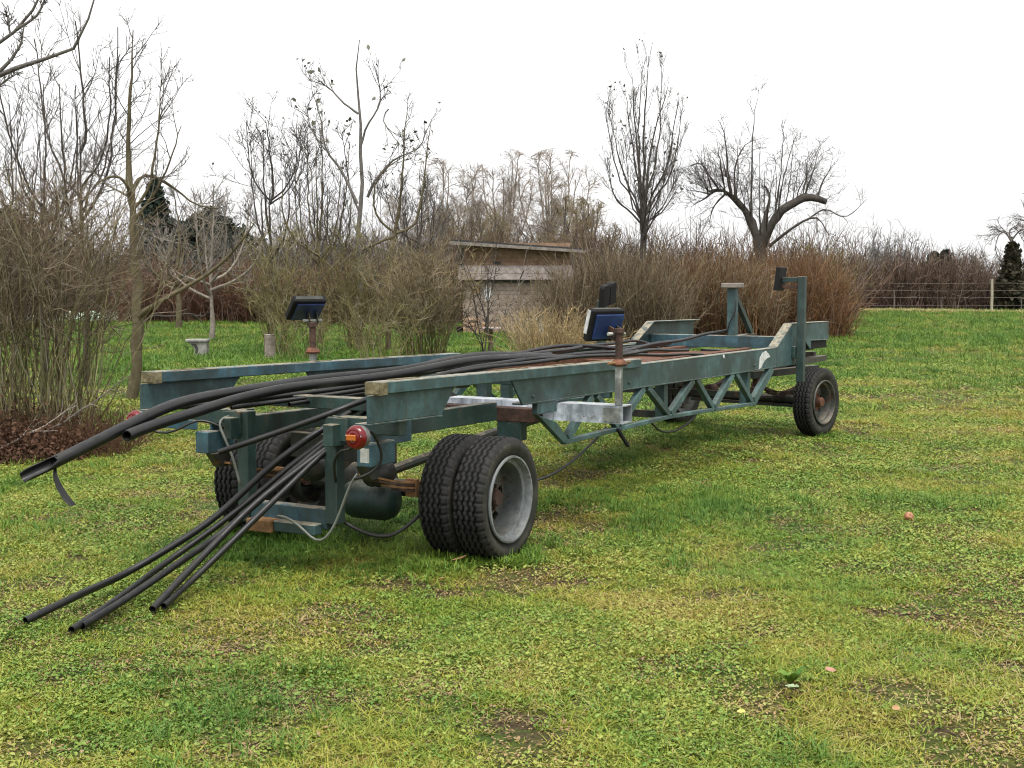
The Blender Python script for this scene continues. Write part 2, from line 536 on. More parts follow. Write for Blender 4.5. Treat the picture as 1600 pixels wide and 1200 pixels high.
def leafquads(pos, size, g=rng, flat=0.0):
    """small bent leaf: two quads folded on the midrib"""
    n = len(pos)
    d = g.normal(0, 1, (n, 3)); d[:, 2] *= (1 - flat); d = unit(d)
    r = g.normal(0, 1, (n, 3)); r[:, 2] *= (1 - flat); s = unit(np.cross(d, r) if flat < .5 else np.stack([-d[:, 1], d[:, 0], g.normal(0, .25, n)], 1))
    nn = np.cross(d, s)
    sz = np.broadcast_to(np.asarray(size, float), (n,))[:, None]
    a = pos - d * sz * .5; b = pos + d * sz * .5
    l = pos + s * sz * .3 + nn * sz * .12; q = pos - s * sz * .3 + nn * sz * .12
    V = np.stack([a, l, b, q], 1).reshape(-1, 3)
    i = np.arange(n)[:, None] * 4
    return V, (i + np.array([[0, 1, 2, 3]]))

def poly(*pts, K=10, wob=.0, g=rng):
    """hand drawn limb resampled to K points"""
    P = smooth_path(pts, step=.1, blur=1)
    s = np.concatenate([[0], np.cumsum(np.linalg.norm(np.diff(P, axis=0), axis=1))]); t = np.linspace(0, s[-1], K)
    Q = np.stack([np.interp(t, s, P[:, i]) for i in range(3)], 1)
    if wob: Q[1:-1] += g.normal(0, wob, (K - 2, 3))
    return Q

# ------------------------------------------------------------------ boat trailer (local axes: x forward along it, y to its left, z up)
TROT = R(90) - TH
T = empty('boat_trailer', tuple(ORG), TROT, 'long blue-green steel boat trailer with truss sides and twin rear tyres, loaded with black pipes', 'trailer')
TM = Matrix.Translation(Vector(ORG)) @ Matrix.Rotation(TROT, 4, 'Z')
def tw(p): return tuple(TM @ Vector(p))

def mirror_pair(fn):
    for s in (-1, 1): fn(s)

M['lamp_grey'] = simple('lamp_housing', (.10, .10, .095), .5, var=.3, scale=20)
def rails(s):
    v0, v1 = sorted((s * .78, s * .88))
    r = MB().beam(-1.165, 2.41, v0, v1, (1.108, 1.176), (1.048, 1.116)).build('deck_rail', M['teal_blue'] if s > 0 else M['teal'], T, bevel=.005)
    MB().box(-1.172, -1.166, v0 + .004, v1 - .004, 1.112, 1.174).build('end_plate', M['crust'], r)
    MB().box(-1.166, -1.10, v0 - .0025, v1 + .0025, 1.104, 1.171).build('crusted_end', M['crust'], r)
    # strips of flaking paint along the top edge
    for x0, x1 in ((-.98, -.70), (.20, .62), (.95, 1.35), (1.62, 2.1)):
        za = 1.176 - (x0 + 1.165) * .01678; zb = 1.176 - (x1 + 1.165) * .01678
        MB().beam(x0, x1, v1 - .052 if s < 0 else v0 + .012, v1 - .012 if s < 0 else v0 + .05, (za - .004, za + .004), (zb - .004, zb + .004)).build('crust_strip', M['crust'], r)
    # wedge shaped bracket under the rear end
    b = MB()
    b.prism([(-1.225, 1.106), (-.33, 1.092), (-.48, .935), (-1.225, .952)], *sorted((s * .828, s * .842)))
    b.beam(-1.225, -.47, *sorted((s * .843, s * .75)), (.940, .952), (.921, .934))
    b.build('rail_bracket', M['teal'], T, bevel=.003)
    # long side beam with its slanted rear end, a channel open to the inside
    lb = MB()
    lb.prism([(.37, 1.080), (2.50, 1.064), (6.03, 1.038), (6.03, .838), (4.28, .853), (2.38, .881), (.52, .908)], *sorted((s * .828, s * .842)))
    for (xa, za, xb, zb) in ((2.45, 1.067, 6.03, 1.038), ):
        lb.beam(xa, xb, *sorted((s * .8435, s * .755)), (za - .010, za + .003), (zb - .010, zb + .003))
    for (xa, za, xb, zb) in ((.53, .908, 2.38, .881), (2.38, .881, 4.28, .853), (4.28, .853, 6.03, .838)):
        lb.beam(xa, xb, *sorted((s * .8435, s * .755)), (za - .003, za + .010), (zb - .003, zb + .010))
    lb.build('side_beam', M['teal'], T, bevel=.003)
    for x in (.66, 2.25, 5.3):
        MB().lathe([(.0, -.012), (.011, -.011), (.013, -.001)], 6, 'y').xf(Matrix.Translation((x, s * .843, .96 - .012 * x)) @ Matrix.Rotation(0 if s < 0 else math.pi, 4, 'Z')).build('bolt', M['teal_dark'], T)
    # raised front end
    rr = MB()
    rr.prism([(6.032, 1.035), (6.57, 1.262), (8.0, 1.245), (8.005, 1.045), (7.06, 1.075), (6.68, .825), (6.032, .836)], *sorted((s * .828, s * .842)))
    rr.hexa([(6.03, s * .845, 1.037), (6.03, s * .745, 1.037), (6.56, s * .745, 1.265), (6.56, s * .845, 1.265), (6.03, s * .845, 1.048), (6.03, s * .745, 1.048), (6.555, s * .745, 1.276), (6.555, s * .845, 1.276)])
    rr.beam(6.56, 8.01, *sorted((s * .845, s * .745)), (1.264, 1.276), (1.247, 1.259))
    rr.beam(7.06, 8.01, *sorted((s * .8445, s * .745)), (1.066, 1.078), (1.039, 1.051))
    rr.build('raised_front_rail', M['teal'], T, bevel=.003)
    MB().beam(7.33, 8.0, *sorted((s * .82, s * .70)), (.965, 1.062), (.955, 1.037)).build('under_block', M['blackpad'], T, bevel=.004)
    MB().prism([(7.05, 1.068), (7.28, 1.060), (7.26, .965)], *sorted((s * .826, s * .842))).build('gusset', M['teal'], T)
    # truss hanging below
    v = s * .815
    zb = lambda x: .590 if x < 3.2 else .590 - (x - 3.2) * .036
    zt = lambda x: .898 - x * .0098
    bots = [1.20, 2.10, 3.14, 4.20, 5.32]; tops = [1.66, 2.62, 3.72, 4.76, 5.96]
    MB().hexa([(1.15, v - .02, .585), (1.25, v - .02, .585), (1.03, v - .02, .745), (.75, v - .02, .82), (1.15, v + .02, .585), (1.25, v + .02, .585), (1.03, v + .02, .745), (.75, v + .02, .82)]).box(.74, 1.03, v - .0205, v + .0205, .822, .908).build('truss_end_plate', M['teal_plain'], T, bevel=.003)
    for i, x in enumerate(bots):
        MB().bar((x + .02, v, zb(x) + .02), (tops[i] - .04, v, zt(tops[i])), .05, .065 if i < 4 else .10).build('truss_diagonal', M['teal_plain'], T, bevel=.004)
        if i < 4:
            MB().bar((tops[i] + .04, v, zt(tops[i])), (bots[i + 1] - .02, v, zb(bots[i + 1]) + .02), .05, .055).build('truss_diagonal', M['teal_plain'], T, bevel=.004)
            MB().bar((x - .03, v, zb(x)), (bots[i + 1] + .03, v, zb(bots[i + 1])), .05, .034).build('bottom_chord', M['teal_plain'], T, bevel=.004)
    for x in (3.10, 5.26):
        MB().box(x, x + .085, *sorted((s * .79, s * .705)), zb(x) - .01, zt(x) - .01).build('truss_upright', M['teal_plain'], T, bevel=.004)
    # narrow lower chassis rail
    MB().beam(-.98, .928, *sorted((s * .345, s * .415)), (.772, .900), (.745, .875)).build('chassis_rail', M['teal_dark'], T, bevel=.004)
    # rear spring hanger and plates beneath the rail bracket
    MB().box(-.87, -.46, *sorted((s * .60, s * .615)), .765, .905).build('hanger_plate', M['teal_blue'], T, bevel=.003)
    MB().box(-.95, -.70, *sorted((s * .56, s * .66)), .665, .80).build('spring_hanger', M['teal_blue'], T, bevel=.006)
    MB().prism([(-.93, .665), (-.74, .665), (-.79, .575), (-.86, .575)], *sorted((s * .535, s * .60))).build('spring_shackle', M['grimy'], T, bevel=.004)
    # leaf spring
    base = [(-.83, .60), (-.6, .535), (-.3, .482), (0, .462), (.3, .482), (.55, .535), (.75, .61)]
    P = smooth_path([(x, s * .52, z) for x, z in base], .08)
    root = None
    for k in range(6):
        q = P[(np.abs(P[:, 0] + .04) < .80 - .11 * k)]
        b = MB()
        for a, c in zip(q[:-1], q[1:]):
            dz = -.0165 * k
            b.hexa([(a[0], s * .52 - .032, a[2] + dz - .007), (c[0] + .004, s * .52 - .032, c[2] + dz - .007), (c[0] + .004, s * .52 + .032, c[2] + dz - .007), (a[0], s * .52 + .032, a[2] + dz - .007),
                    (a[0], s * .52 - .032, a[2] + dz + .006), (c[0] + .004, s * .52 - .032, c[2] + dz + .006), (c[0] + .004, s * .52 + .032, c[2] + dz + .006), (a[0], s * .52 + .032, a[2] + dz + .006)])
        if root is None:
            root = b.build('leaf_spring', M['rust_brown'], T)
        else:
            b.build('spring_leaf', M['rust_brown'] if k % 2 == 0 else M['rust_dark'], root)
    for x in (-.33, .27):
        MB().box(x, x + .035, s * .52 - .04, s * .52 + .04, .395, .505).build('spring_clip', M['rust_brown'], root)
    MB().box(-.10, .10, s * .52 - .05, s * .52 + .05, .36, .40).build('axle_seat', M['rust_dark'], root)
    # lamp on its short arm
    lp = MB().lathe([(.0, .05), (.045, .05), (.060, .042), (.066, .0), (.060, -.001)], 28, 'x').xf(Matrix.Translation((-1.285, s * .81, .885))).build('tail_lamp', M['lamp_grey'], T, smooth=True)
    MB().lathe([(.0, -.036), (.012, -.0362), (.014, -.0345), (.022, -.0345), (.024, -.0355), (.033, -.0345), (.035, -.0325), (.044, -.0315), (.046, -.032), (.055, -.0275), (.064, -.014), (.067, .0)], 28, 'x').xf(Matrix.Translation((-1.29, s * .81, .885))).build('red_lens', M['red_lens'], lp, smooth=True)
    MB().box(-1.337, -1.30, s * .81 - .030 + .008, s * .81 + .030 + .008, .870, .902).build('amber_lens', M['amber_lens'], lp, bevel=.004)
    for dy in (-.047, .047):
        MB().lathe([(.0, -.004), (.005, -.003), (.0055, .006)], 8, 'x').xf(Matrix.Translation((-1.318, s * .81 + dy, .895))).build('lens_screw', M['galv_dull'], lp)
    MB().bar((-1.25, s * .80, .88), (-.95, s * .64, .84), .02, .06).build('lamp_arm', M['teal_blue'], T, bevel=.003)
    if s < 0: MB().box(-1.06, -1.05, -.72, -.665, .71, .79).build('lamp_plate', M['galv_dull'], T)
mirror_pair(rails)

# rear post frame with its low bumper
for s in (-1, 1):
    b = MB().box(-.895, -.81, *sorted((s * .29, s * .375)), .30 if s < 0 else .26, .935)
    b.build('rear_post', M['teal_dark'], T, bevel=.005)
    MB().box(-.87, -.79, *sorted((s * .376, s * .80)), .845, .938).build('rear_outrigger', M['teal_dark'], T, bevel=.005)
    MB().prism([(-.898, .930), (-.898, .80), (-.910, .80), (-.910, .930)], *sorted((s * .33, s * .47))).build('corner_gusset', M['teal_dark'], T)
MB().beam(-.88, -.80, -.288, .288, (.262, .385), (.262, .385)).build('bumper_bar', M['teal_blue'], T, bevel=.005)
MB().box(-.98, -.882, .05, .24, .225, .30).build('bumper_stub', M['rust_brown'], T, bevel=.006)
MB().box(-.96, -.882, -.26, .049, .235, .30).build('bumper_plate', M['teal'], T, bevel=.006)
# axle, differential and cross members of the rear chassis
MB().tube([(0, -.86, .385), (0, .86, .385)], .055, 14).build('rear_axle', M['grimy'], T, smooth=False)
dif = MB().lathe([(.0, -.17), (.09, -.165), (.15, -.12), (.175, -.04), (.175, .04), (.15, .12), (.09, .165), (.0, .17)], 24, 'x').xf(Matrix.Translation((.05, .06, .385))).build('differential', M['grimy'], T, smooth=True)
MB().box(.10, .50, .14, .342, .42, .74).build('dark_filler_box', M['grimy'], T, bevel=.01)  # added dark box, fills the gap so the underbody reads dark
for y in (-.26, .24):
    MB().lathe([(.0, -.09), (.075, -.085), (.08, -.02), (.088, -.01), (.088, .01), (.08, .02), (.075, .085), (.0, .09)], 16, 'x').xf(Matrix.Translation((-.30, y, .52))).build('dark_filler_drum', M['grimy'], T, smooth=True)  # added dark drums, put in to deepen the darkness under the chassis
MB().box(-.42, -.36, -.344, .344, .60, .76).build('chassis_cross', M['grimy'], T, bevel=.004)
MB().tube([(.1, .06, .42), (1.6, .04, .55), (2.6, .0, .62)], .035, 10).build('drive_tube', M['grimy'], T)
MB().lathe([(.178, -.02), (.188, -.02), (.188, .02), (.178, .02)], 24, 'x').xf(Matrix.Translation((.04, .06, .385))).build('flange_ring', M['grimy'], dif)
M['tank'] = painted('oily_teal', (.006, .016, .015), (.014, .038, .036), dirt=(.05, .05, .035), rust_at=.58)
tank = MB().lathe([(.0, -.20), (.06, -.195), (.105, -.17), (.125, -.12), (.125, .12), (.105, .17), (.06, .195), (.0, .20)], 22, 'y').xf(Matrix.Translation((-.16, -.10, .318))).build('air_tank', M['tank'], T, smooth=True)
MB().box(.93, 1.04, -.72, .72, .742, .838).build('cross_member', M['rust_dark'], T, bevel=.004)
for s in (-1, 1):
    MB().box(.935, 1.03, *sorted((s * .60, s * .41)), .61, .741).build('spring_bracket', M['teal_dark'], T, bevel=.004)
MB().box(1.24, 1.32, -.15, -.06, .80, 1.04).build('deck_upright', M['teal_dark'], T, bevel=.004)
MB().box(1.24, 1.32, .26, .35, .80, 1.04).build('deck_upright', M['teal_dark'], T, bevel=.004)
MB().bar((1.28, .10, .82), (.78, .10, 1.03), .05, .05).build('deck_strut', M['grimy'], T)
for x in (-.62, 1.52, 2.75, 3.95, 5.15):
    MB().box(x, x + .09, -.826, .826, .945 if x < 2 else .925, 1.02 if x < 2 else .995).build('cross_member', M['teal_dark'] if x < 2 else M['rust'], T, bevel=.004)
for y in (-.40, .36):
    MB().beam(2.3, 6.55, y, y + .09, (.93, 1.015), (.93, 1.005)).build('deck_channel', M['rust'], T, bevel=.004)
MB().beam(2.6, 6.5, -.30, .35, (.955, .966), (.945, .956)).build('deck_sheet', M['rust'], T)
MB().box(6.60, 6.72, -.826, .826, .995, 1.128).build('front_cross_beam', M['teal_blue'], T, bevel=.004)
for x in (3.11, 5.27):
    MB().box(x, x + .06, -.70, .70, .575, .635).build('truss_tie', M['grimy'], T)

# keel post at the front with its brace and wooden cap
kp = MB().box(6.62, 6.72, -.18, -.085, 1.13, 1.648).build('keel_post', M['teal'], T, bevel=.004)
MB().box(6.56, 6.78, -.225, -.035, 1.652, 1.705).build('wooden_cap', M['grain'], kp, bevel=.006)
MB().bar((6.74, -.14, 1.55), (7.28, -.14, 1.14), .05, .06).build('post_brace', M['teal_dark'], kp)
MB().box(6.73, 7.32, -.19, -.09, 1.06, 1.127).build('brace_foot', M['grimy'], T)
MB().tube(smooth_path([(6.6, -.19, 1.52), (6.58, -.2, 1.40), (6.59, -.12, 1.26), (6.6, -.10, 1.14)], .05), .007, 6).build('post_wire', M['cable_black'], kp)

# right front post with its side pad
rp = MB().box(6.60, 6.68, -.955, -.875, .645, 1.775).build('pad_post', M['teal_dark'], T, bevel=.005)
MB().box(6.615, 6.665, -.873, -.70, 1.712, 1.768).build('pad_arm', M['teal_dark'], rp, bevel=.003)
MB().box(6.615, 6.655, -.873, -.70, 1.646, 1.684).build('pad_arm', M['rust_dark'], rp, bevel=.003)
MB().box(-.13, .13, -.022, .022, -.125, .125).xf(Matrix.Translation((6.64, -.675, 1.75)) @ Matrix.Rotation(R(6), 4, 'X')).build('hull_pad', M['blackpad'], rp, bevel=.006)
MB().box(6.54, 6.74, -.874, -.846, .90, 1.03).build('post_clamp', M['teal_dark'], rp, bevel=.003)
# left front post with a double pad
lp_ = MB().box(5.46, 5.54, .87, .95, .65, 1.52).build('pad_post', M['teal_dark'], T, bevel=.005)
mm = Matrix.Translation((5.5, .84, 1.582)) @ Matrix.Rotation(R(-9), 4, 'Y') @ Matrix.Rotation(R(8), 4, 'X')
for x in (-.085, .085):
    MB().prism([(x - .075, -.115), (x + .075, -.115), (x + .075, .09 if x > 0 else .095), (x + .055, .118), (x - .055, .118), (x - .075, .09)], -.03, .03).xf(mm).build('hull_pad', M['blackpad'], lp_, bevel=.006)
MB().box(5.42, 5.60, .872, .90, 1.46, 1.56).build('pad_bracket', M['teal_dark'], lp_)

# galvanised cross tube and the two screw jacks with blue pads
galv = MB()
galv.box(1.05, 1.21, -1.325, 1.325, .870, .878).box(1.05, 1.21, -1.325, 1.325, .755, .763).box(1.05, 1.058, -1.325, 1.325, .7632, .8698).box(1.202, 1.21, -1.325, 1.325, .7632, .8698)
gt = galv.build('jack_cross_tube', M['galv'], T)
for s in (-1, 1):
    MB().box(1.06, 1.20, *sorted((s * 1.20, s * 1.21)), .7634, .8696).build('tube_inside', M['rust_dark'], gt)
MB().box(1.044, 1.049, -1.31, -1.18, .768, .862).build('weld_patch', M['galv_dull'], gt)
for (q, z) in ((-1.12, .80), (-1.10, .785), (-1.04, .79)):
    MB().box(1.0475, 1.0495, q, q + .009, z, z + .007).build('rust_spot', M['rust_brown'], gt)

def jack(px, py, z0, zs, zc, zt, pc, az, tilt, w, h, th, mir=1):
    j = MB().box(px - .022, px + .022, py - .022, py + .022, z0, zs).build('screw_jack', M['galv_dull'], T, bevel=.004)
    MB().lathe([(.0, zs), (.05, zs), (.058, zs + .012), (.05, zs + .028), (.032, zs + .045), (.0, zs + .046)], 16, 'z').xf(Matrix.Translation((px, py, 0))).build('jack_nut', M['rust'], j)
    if mir: MB().tube([(px - .13, py + .02, zs + .022), (px + .14, py - .02, zs + .018)], .010, 8).build('nut_handle', M['rust_brown'], j)
    MB().tube([(px, py, zs + .03), (px, py, zt)], .026, 14).build('jack_screw', M['rust_dark'], j, smooth=False)
    MB().lathe([(.0, zt - .03), (.036, zt - .028), (.036, zt + .004), (.0, zt + .006)], 14, 'z').xf(Matrix.Translation((px, py, 0))).build('jack_collar', M['rust_dark'], j)
    # pad: local x = width, y = outward normal of its blue back, z = up; axes given in the world then brought into the trailer frame
    nh = Vector((math.sin(az), -math.cos(az), 0))
    n = nh * math.cos(tilt) - Vector((0, 0, 1)) * math.sin(tilt)
    x = Vector((math.cos(az), math.sin(az), 0))
    z = -n.cross(x) if n.cross(x).z < 0 else n.cross(x)
    RW = Matrix((x, n, z)).transposed().to_4x4()
    ml = Matrix.Translation(pc) @ (Matrix.Rotation(-TROT, 4, 'Z') @ RW)
    pd = MB().box(-w / 2, w / 2, -th, -.012, -h / 2, h / 2).xf(ml).build('pad_rubber', M['blackpad'], j, bevel=.008)
    MB().box(-w / 2 + .035, w / 2 - .012, -.0125, .002, -h / 2 + .02, h / 2 - .03).xf(ml).build('blue_pad_plate', M['blue'], j, bevel=.003)
    MB().box(-w / 2 + .02, w / 2 - .03, -th + .012, -.03, h / 2 - .004, h / 2 + .004).xf(ml).build('pad_top_crust', M['stone_in'], j)
    if mir: MB().box(-w / 2 - .006, -w / 2 - .001, -th + .004, -.03, -h / 2 + .05, h / 2 - .01).xf(ml).build('worn_edge', M['white'], j)
    for dx in (.01, .075):
        MB().box(dx, dx + .008, .003, .085, -.075, .005).xf(ml).build('pad_lug', M['grimy'], j)
    MB().tube([ml @ Vector((-.03, .055, -.035)), ml @ Vector((.12, .055, -.035))], .012, 8).build('lug_pin', M['galv_dull'], j)
jack(1.075, -1.285, .879, 1.150, 0, 1.40, (1.09, -1.19, 1.415), R(35), R(18), .285, .225, .066)
jack(1.075, 1.315, .879, 1.165, 0, 1.40, (1.10, 1.39, 1.482), R(27), R(56), .265, .27, .07, 0)

# paint scuff on the right beam
MB().prism([(5.44, .850), (5.46, .96), (5.55, 1.01), (5.66, 1.025), (5.74, .99), (5.80, .955), (5.68, .945), (5.58, .91), (5.52, .865)], -.8448, -.8424).build('paint_patch', M['white'], T)
MB().lathe([(.0, -.85), (.018, -.849), (.018, -.8425)], 10, 'y').xf(Matrix.Translation((4.4, 0, 1.03))).build('bolt_head', M['white'], T)

# ---- wheels
def tyre_mesh(width, rad, rim_r, dirty):
    """lathe with zigzag grooves and notched shoulders"""
    n = 320
    hw = width / 2
    prof = []                      # (axial, radius, role)  role: 0 plain, 1 groove, 2 shoulder lug
    prof += [(-hw * .70, rim_r - .006, 0), (-hw * .80, rim_r + .010, 0), (-hw * .98, rim_r + (rad - rim_r) * .42, 0), (-hw * 1.0, rim_r + (rad - rim_r) * .55, 0), (-hw * .96, rim_r + (rad - rim_r) * .74, 0), (-hw * .90, rad - .024, 2), (-hw * .82, rad - .008, 2)]
    for gx_ in (-.54, -.18, .18, .54):
        c = gx_ * hw * .86 / .72 * .86
        prof += [(c - .0085, rad - .002, 3), (c - .005, rad - .019, 1), (c + .005, rad - .019, 1), (c + .0085, rad - .002, 3)]
    prof += [(hw * .82, rad - .008, 2), (hw * .90, rad - .024, 2), (hw * .96, rim_r + (rad - rim_r) * .74, 0), (hw * 1.0, rim_r + (rad - rim_r) * .55, 0), (hw * .98, rim_r + (rad - rim_r) * .42, 0), (hw * .80, rim_r + .010, 0), (hw * .70, rim_r - .006, 0)]
    k = len(prof)
    j = np.arange(n); ang = 2 * np.pi * j / n
    zig = np.where((j % 8) < 4, 1, -1) * .0045
    V = np.zeros((k, n, 3))
    for i, (t, r, role) in enumerate(prof):
        tt = np.full(n, t); rr = np.full(n, r)
        if role in (1, 3): tt = tt + zig
        if role == 3: rr = rr - np.where(j % 4 == 0, .003, 0)
        if role == 2: rr = rr - np.where(j % 8 < 2, .012, 0)
        V[i] = np.stack([rr * np.cos(ang), tt, rr * np.sin(ang)], 1)
    ia = (np.arange(k - 1)[:, None] * n + j[None, :]).ravel(); ib = (np.arange(k - 1)[:, None] * n + ((j + 1) % n)[None, :]).ravel()
    F = np.stack([ia, ia + n, ib + n, ib], 1)
    me_o = npmesh('tyre', V.reshape(-1, 3), F[:, ::-1], M['rubber'])
    me = me_o.data
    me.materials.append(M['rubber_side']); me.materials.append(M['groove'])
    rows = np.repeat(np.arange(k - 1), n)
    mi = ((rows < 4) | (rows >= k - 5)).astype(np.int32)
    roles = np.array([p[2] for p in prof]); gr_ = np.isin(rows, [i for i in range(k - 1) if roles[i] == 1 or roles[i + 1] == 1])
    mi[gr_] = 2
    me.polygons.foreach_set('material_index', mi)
    # raised bead ring and lettering blocks of the side wall
    bpy.data.objects.remove(me_o)
    return me
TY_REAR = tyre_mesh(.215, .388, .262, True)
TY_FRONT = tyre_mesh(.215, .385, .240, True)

def disc_with_holes(b, r0, r1, r2, r3, y, nh, th=.012):
    """annulus r0..r3 with nh round-ish hand holes between r1 and r2"""
    n = nh * 6
    rr = (r0, r1, r2, r3)
    for yy in (y, y + th):
        base = len(b.v)
        for r in rr:
            for j in range(n):
                a = 2 * math.pi * j / n
                b.v.append((r * math.cos(a), yy, r * math.sin(a)))
        for i in range(3):
            for j in range(n):
                if i == 1 and j % 6 in (2, 3): continue
                b.f.append((base + i * n + j, base + (i + 1) * n + j, base + (i + 1) * n + (j + 1) % n, base + i * n + (j + 1) % n))
    return b

M['rim_barrel'] = painted('shaded_grimy_barrel', (.05, .058, .058), (.10, .112, .112), dirt=(.05, .045, .035), rust=(.06, .04, .028), rust_at=.56, top=.5)  # grime and rust, over a base darkened for the shade inside the dish
def wheel(x, y, s, rot, parent, ty, rim_r, material, dish, face, hubmat, hub_out, turn=0.0):
    """s: -1 right side (outside looks to -y).  dish = how deep the disc sits behind the outer face"""
    hw = .1075
    o = -hw + .012                                          # outer lip plane (local, before flip)
    b = MB()
    b.lathe([(rim_r - .034, o + .036), (rim_r - .040, o + .060), (rim_r - .044, o + dish), (rim_r - .05, max(o + dish + .004, hw - .03)), (rim_r - .02, max(o + dish + .02, hw - .012)), (rim_r + .004, max(o + dish + .024, hw - .004))], 64, 'y')
    dk = disc_with_holes(MB(), .085, rim_r * .52, rim_r * .72, rim_r - .043, o + dish, 6)
    m = Matrix.Translation((x, y, .374)) @ Matrix.Rotation(turn, 4, 'Z') @ (Matrix.Identity(4) if s < 0 else Matrix.Rotation(R(180), 4, 'Z')) @ Matrix.Rotation(rot, 4, 'Y')
    w = b.xf(m).build('wheel', M['rim_barrel'] if material == M['rim'] else material, parent, smooth=False)
    w.data.polygons.foreach_set('use_smooth', [True] * len(w.data.polygons)); w.data.set_sharp_from_angle(angle=R(28))
    lip = MB().lathe([(rim_r + .012, o - .002), (rim_r + .009, o - .013), (rim_r - .002, o - .014), (rim_r - .008, o + .004), (rim_r - .012, o + .030), (rim_r - .0345, o + .037), (rim_r - .036, o + .045)], 64, 'y').xf(m).build('rim_lip', material, w, smooth=True)
    lip.data.set_sharp_from_angle(angle=R(28))
    dk.xf(m).build('wheel_disc', M['rim_dark'], w)  # dark colour of the disc also carries the shade deep in the dish
    t = bpy.data.objects.new('tyre', ty); COL.objects.link(t); t.parent = w; t.matrix_local = m
    h = MB().lathe([(.0, o + dish - hub_out), (.045, o + dish - hub_out), (.052, o + dish - hub_out + .01), (.056, o + dish - .03), (.105, o + dish - .012), (.11, o + dish + .02)], 24, 'y')
    for q in range(6):
        a = 2 * math.pi * q / 6 + .3
        h.tube([(.082 * math.cos(a), o + dish - .04, .082 * math.sin(a)), (.082 * math.cos(a), o + dish, .082 * math.sin(a))], .013, 6)
    h.xf(m).build('hub', hubmat, w)
    return w
for s in (-1, 1):
    wheel(0, s * .9425, s, .4, T, TY_REAR, .262, M['rim'] if s < 0 else M['rim_dark'], .165, 0, M['rust_dark'], .085)
    wheel(0, s * .695, s, 1.1, T, TY_REAR, .262, M['rim_dark'], .06, 0, M['grimy'], .05)
    MB().lathe([(.15, 0), (.16, 0), (.16, .09), (.06, .10)], 24, 'y').xf(Matrix.Translation((0, s * .53 - .05, .385))).build('brake_drum', M['grimy'], T, smooth=True)

# ---- steered front bogie (turned 12 degrees)
FX, FT = 7.5, R(-12)
def fm(p):
    c, s_ = math.cos(FT), math.sin(FT)
    return (FX + p[0] * c - p[1] * s_, p[0] * s_ + p[1] * c, p[2])
FMt = Matrix.Translation((FX, 0, 0)) @ Matrix.Rotation(FT, 4, 'Z')
for s in (-1, 1):
    p = fm((0, s * .925, 0))
    wheel(p[0], p[1], s, .2, T, TY_FRONT, .240, M['rim_dark'], .115, 0, M['rust'], .10, turn=FT)
MB().tube([(0, -.84, .385), (0, .84, .385)], .05, 12).xf(FMt).build('front_axle', M['grimy'], T)
MB().box(-.06, .06, -.70, .70, .30, .335).xf(FMt).build('axle_beam', M['grimy'], T)
for s in (-1, 1):
    b = MB()
    sp = smooth_path([(-.62, s * .52, .60), (-.3, s * .52, .50), (0, s * .52, .465), (.3, s * .52, .50), (.62, s * .52, .60)], .08)
    for k in range(4):
        q = sp[np.abs(sp[:, 0]) < .66 - .13 * k]
        for a, c in zip(q[:-1], q[1:]):
            dz = -.018 * k
            b.hexa([(a[0], a[1] - .03, a[2] + dz - .008), (c[0], a[1] - .03, c[2] + dz - .008), (c[0], a[1] + .03, c[2] + dz - .008), (a[0], a[1] + .03, a[2] + dz - .008), (a[0], a[1] - .03, a[2] + dz + .006), (c[0], a[1] - .03, c[2] + dz + .006), (c[0], a[1] + .03, c[2] + dz + .006), (a[0], a[1] + .03, a[2] + dz + .006)])
    b.xf(FMt).build('front_spring', M['rust_dark'], T)
    MB().box(-.75, .75, s * .52 - .045, s * .52 + .045, .66, .735).xf(FMt).build('bogie_rail', M['grimy'], T)
    for x in (-.66, .58):
        MB().prism([(x, .66), (x + .09, .66), (x + .06, .57), (x + .02, .57)], s * .52 - .03, s * .52 + .03).xf(FMt).build('bogie_hanger', M['rust_dark'], T)
MB().box(-.70, -.60, -.475, .475, .662, .733).xf(FMt).build('bogie_cross', M['grimy'], T)
MB().box(.60, .70, -.475, .475, .662, .733).xf(FMt).build('bogie_cross', M['grimy'], T)
MB().lathe([(.36, .736), (.48, .736), (.48, .80), (.36, .80), (.36, .736)], 32, 'z').xf(Matrix.Translation((FX, 0, 0))).build('turntable_ring', M['grimy'], T)
MB().box(7.0, 8.0, -.826, -.70, .801, .86).build('turntable_beam', M['grimy'], T)
MB().box(7.0, 8.0, .70, .826, .801, .86).build('turntable_beam', M['grimy'], T)
MB().box(6.95, 7.07, -.699, .699, .802, .90).build('turntable_cross', M['grimy'], T)
MB().box(7.9, 8.0, -.699, .699, .802, .90).build('turntable_cross', M['grimy'], T)
MB().box(6.58, 7.9, -.70, -.64, .93, 1.05).build('front_inner_rail', M['grimy'], T)
MB().box(6.58, 7.9, .64, .70, .93, 1.05).build('front_inner_rail', M['grimy'], T)
# brake cylinders and fittings around the front axle
for (x, y, z, r, l) in ((-.30, -.30, .47, .06, .16), (-.28, .28, .47, .06, .16), (.15, -.1, .52, .05, .2)):
    MB().lathe([(.0, -l / 2), (r, -l / 2 + .01), (r, l / 2 - .01), (.0, l / 2)], 14, 'x').xf(FMt @ Matrix.Translation((x, y, z))).build('brake_cylinder', M['rust_dark'], T)

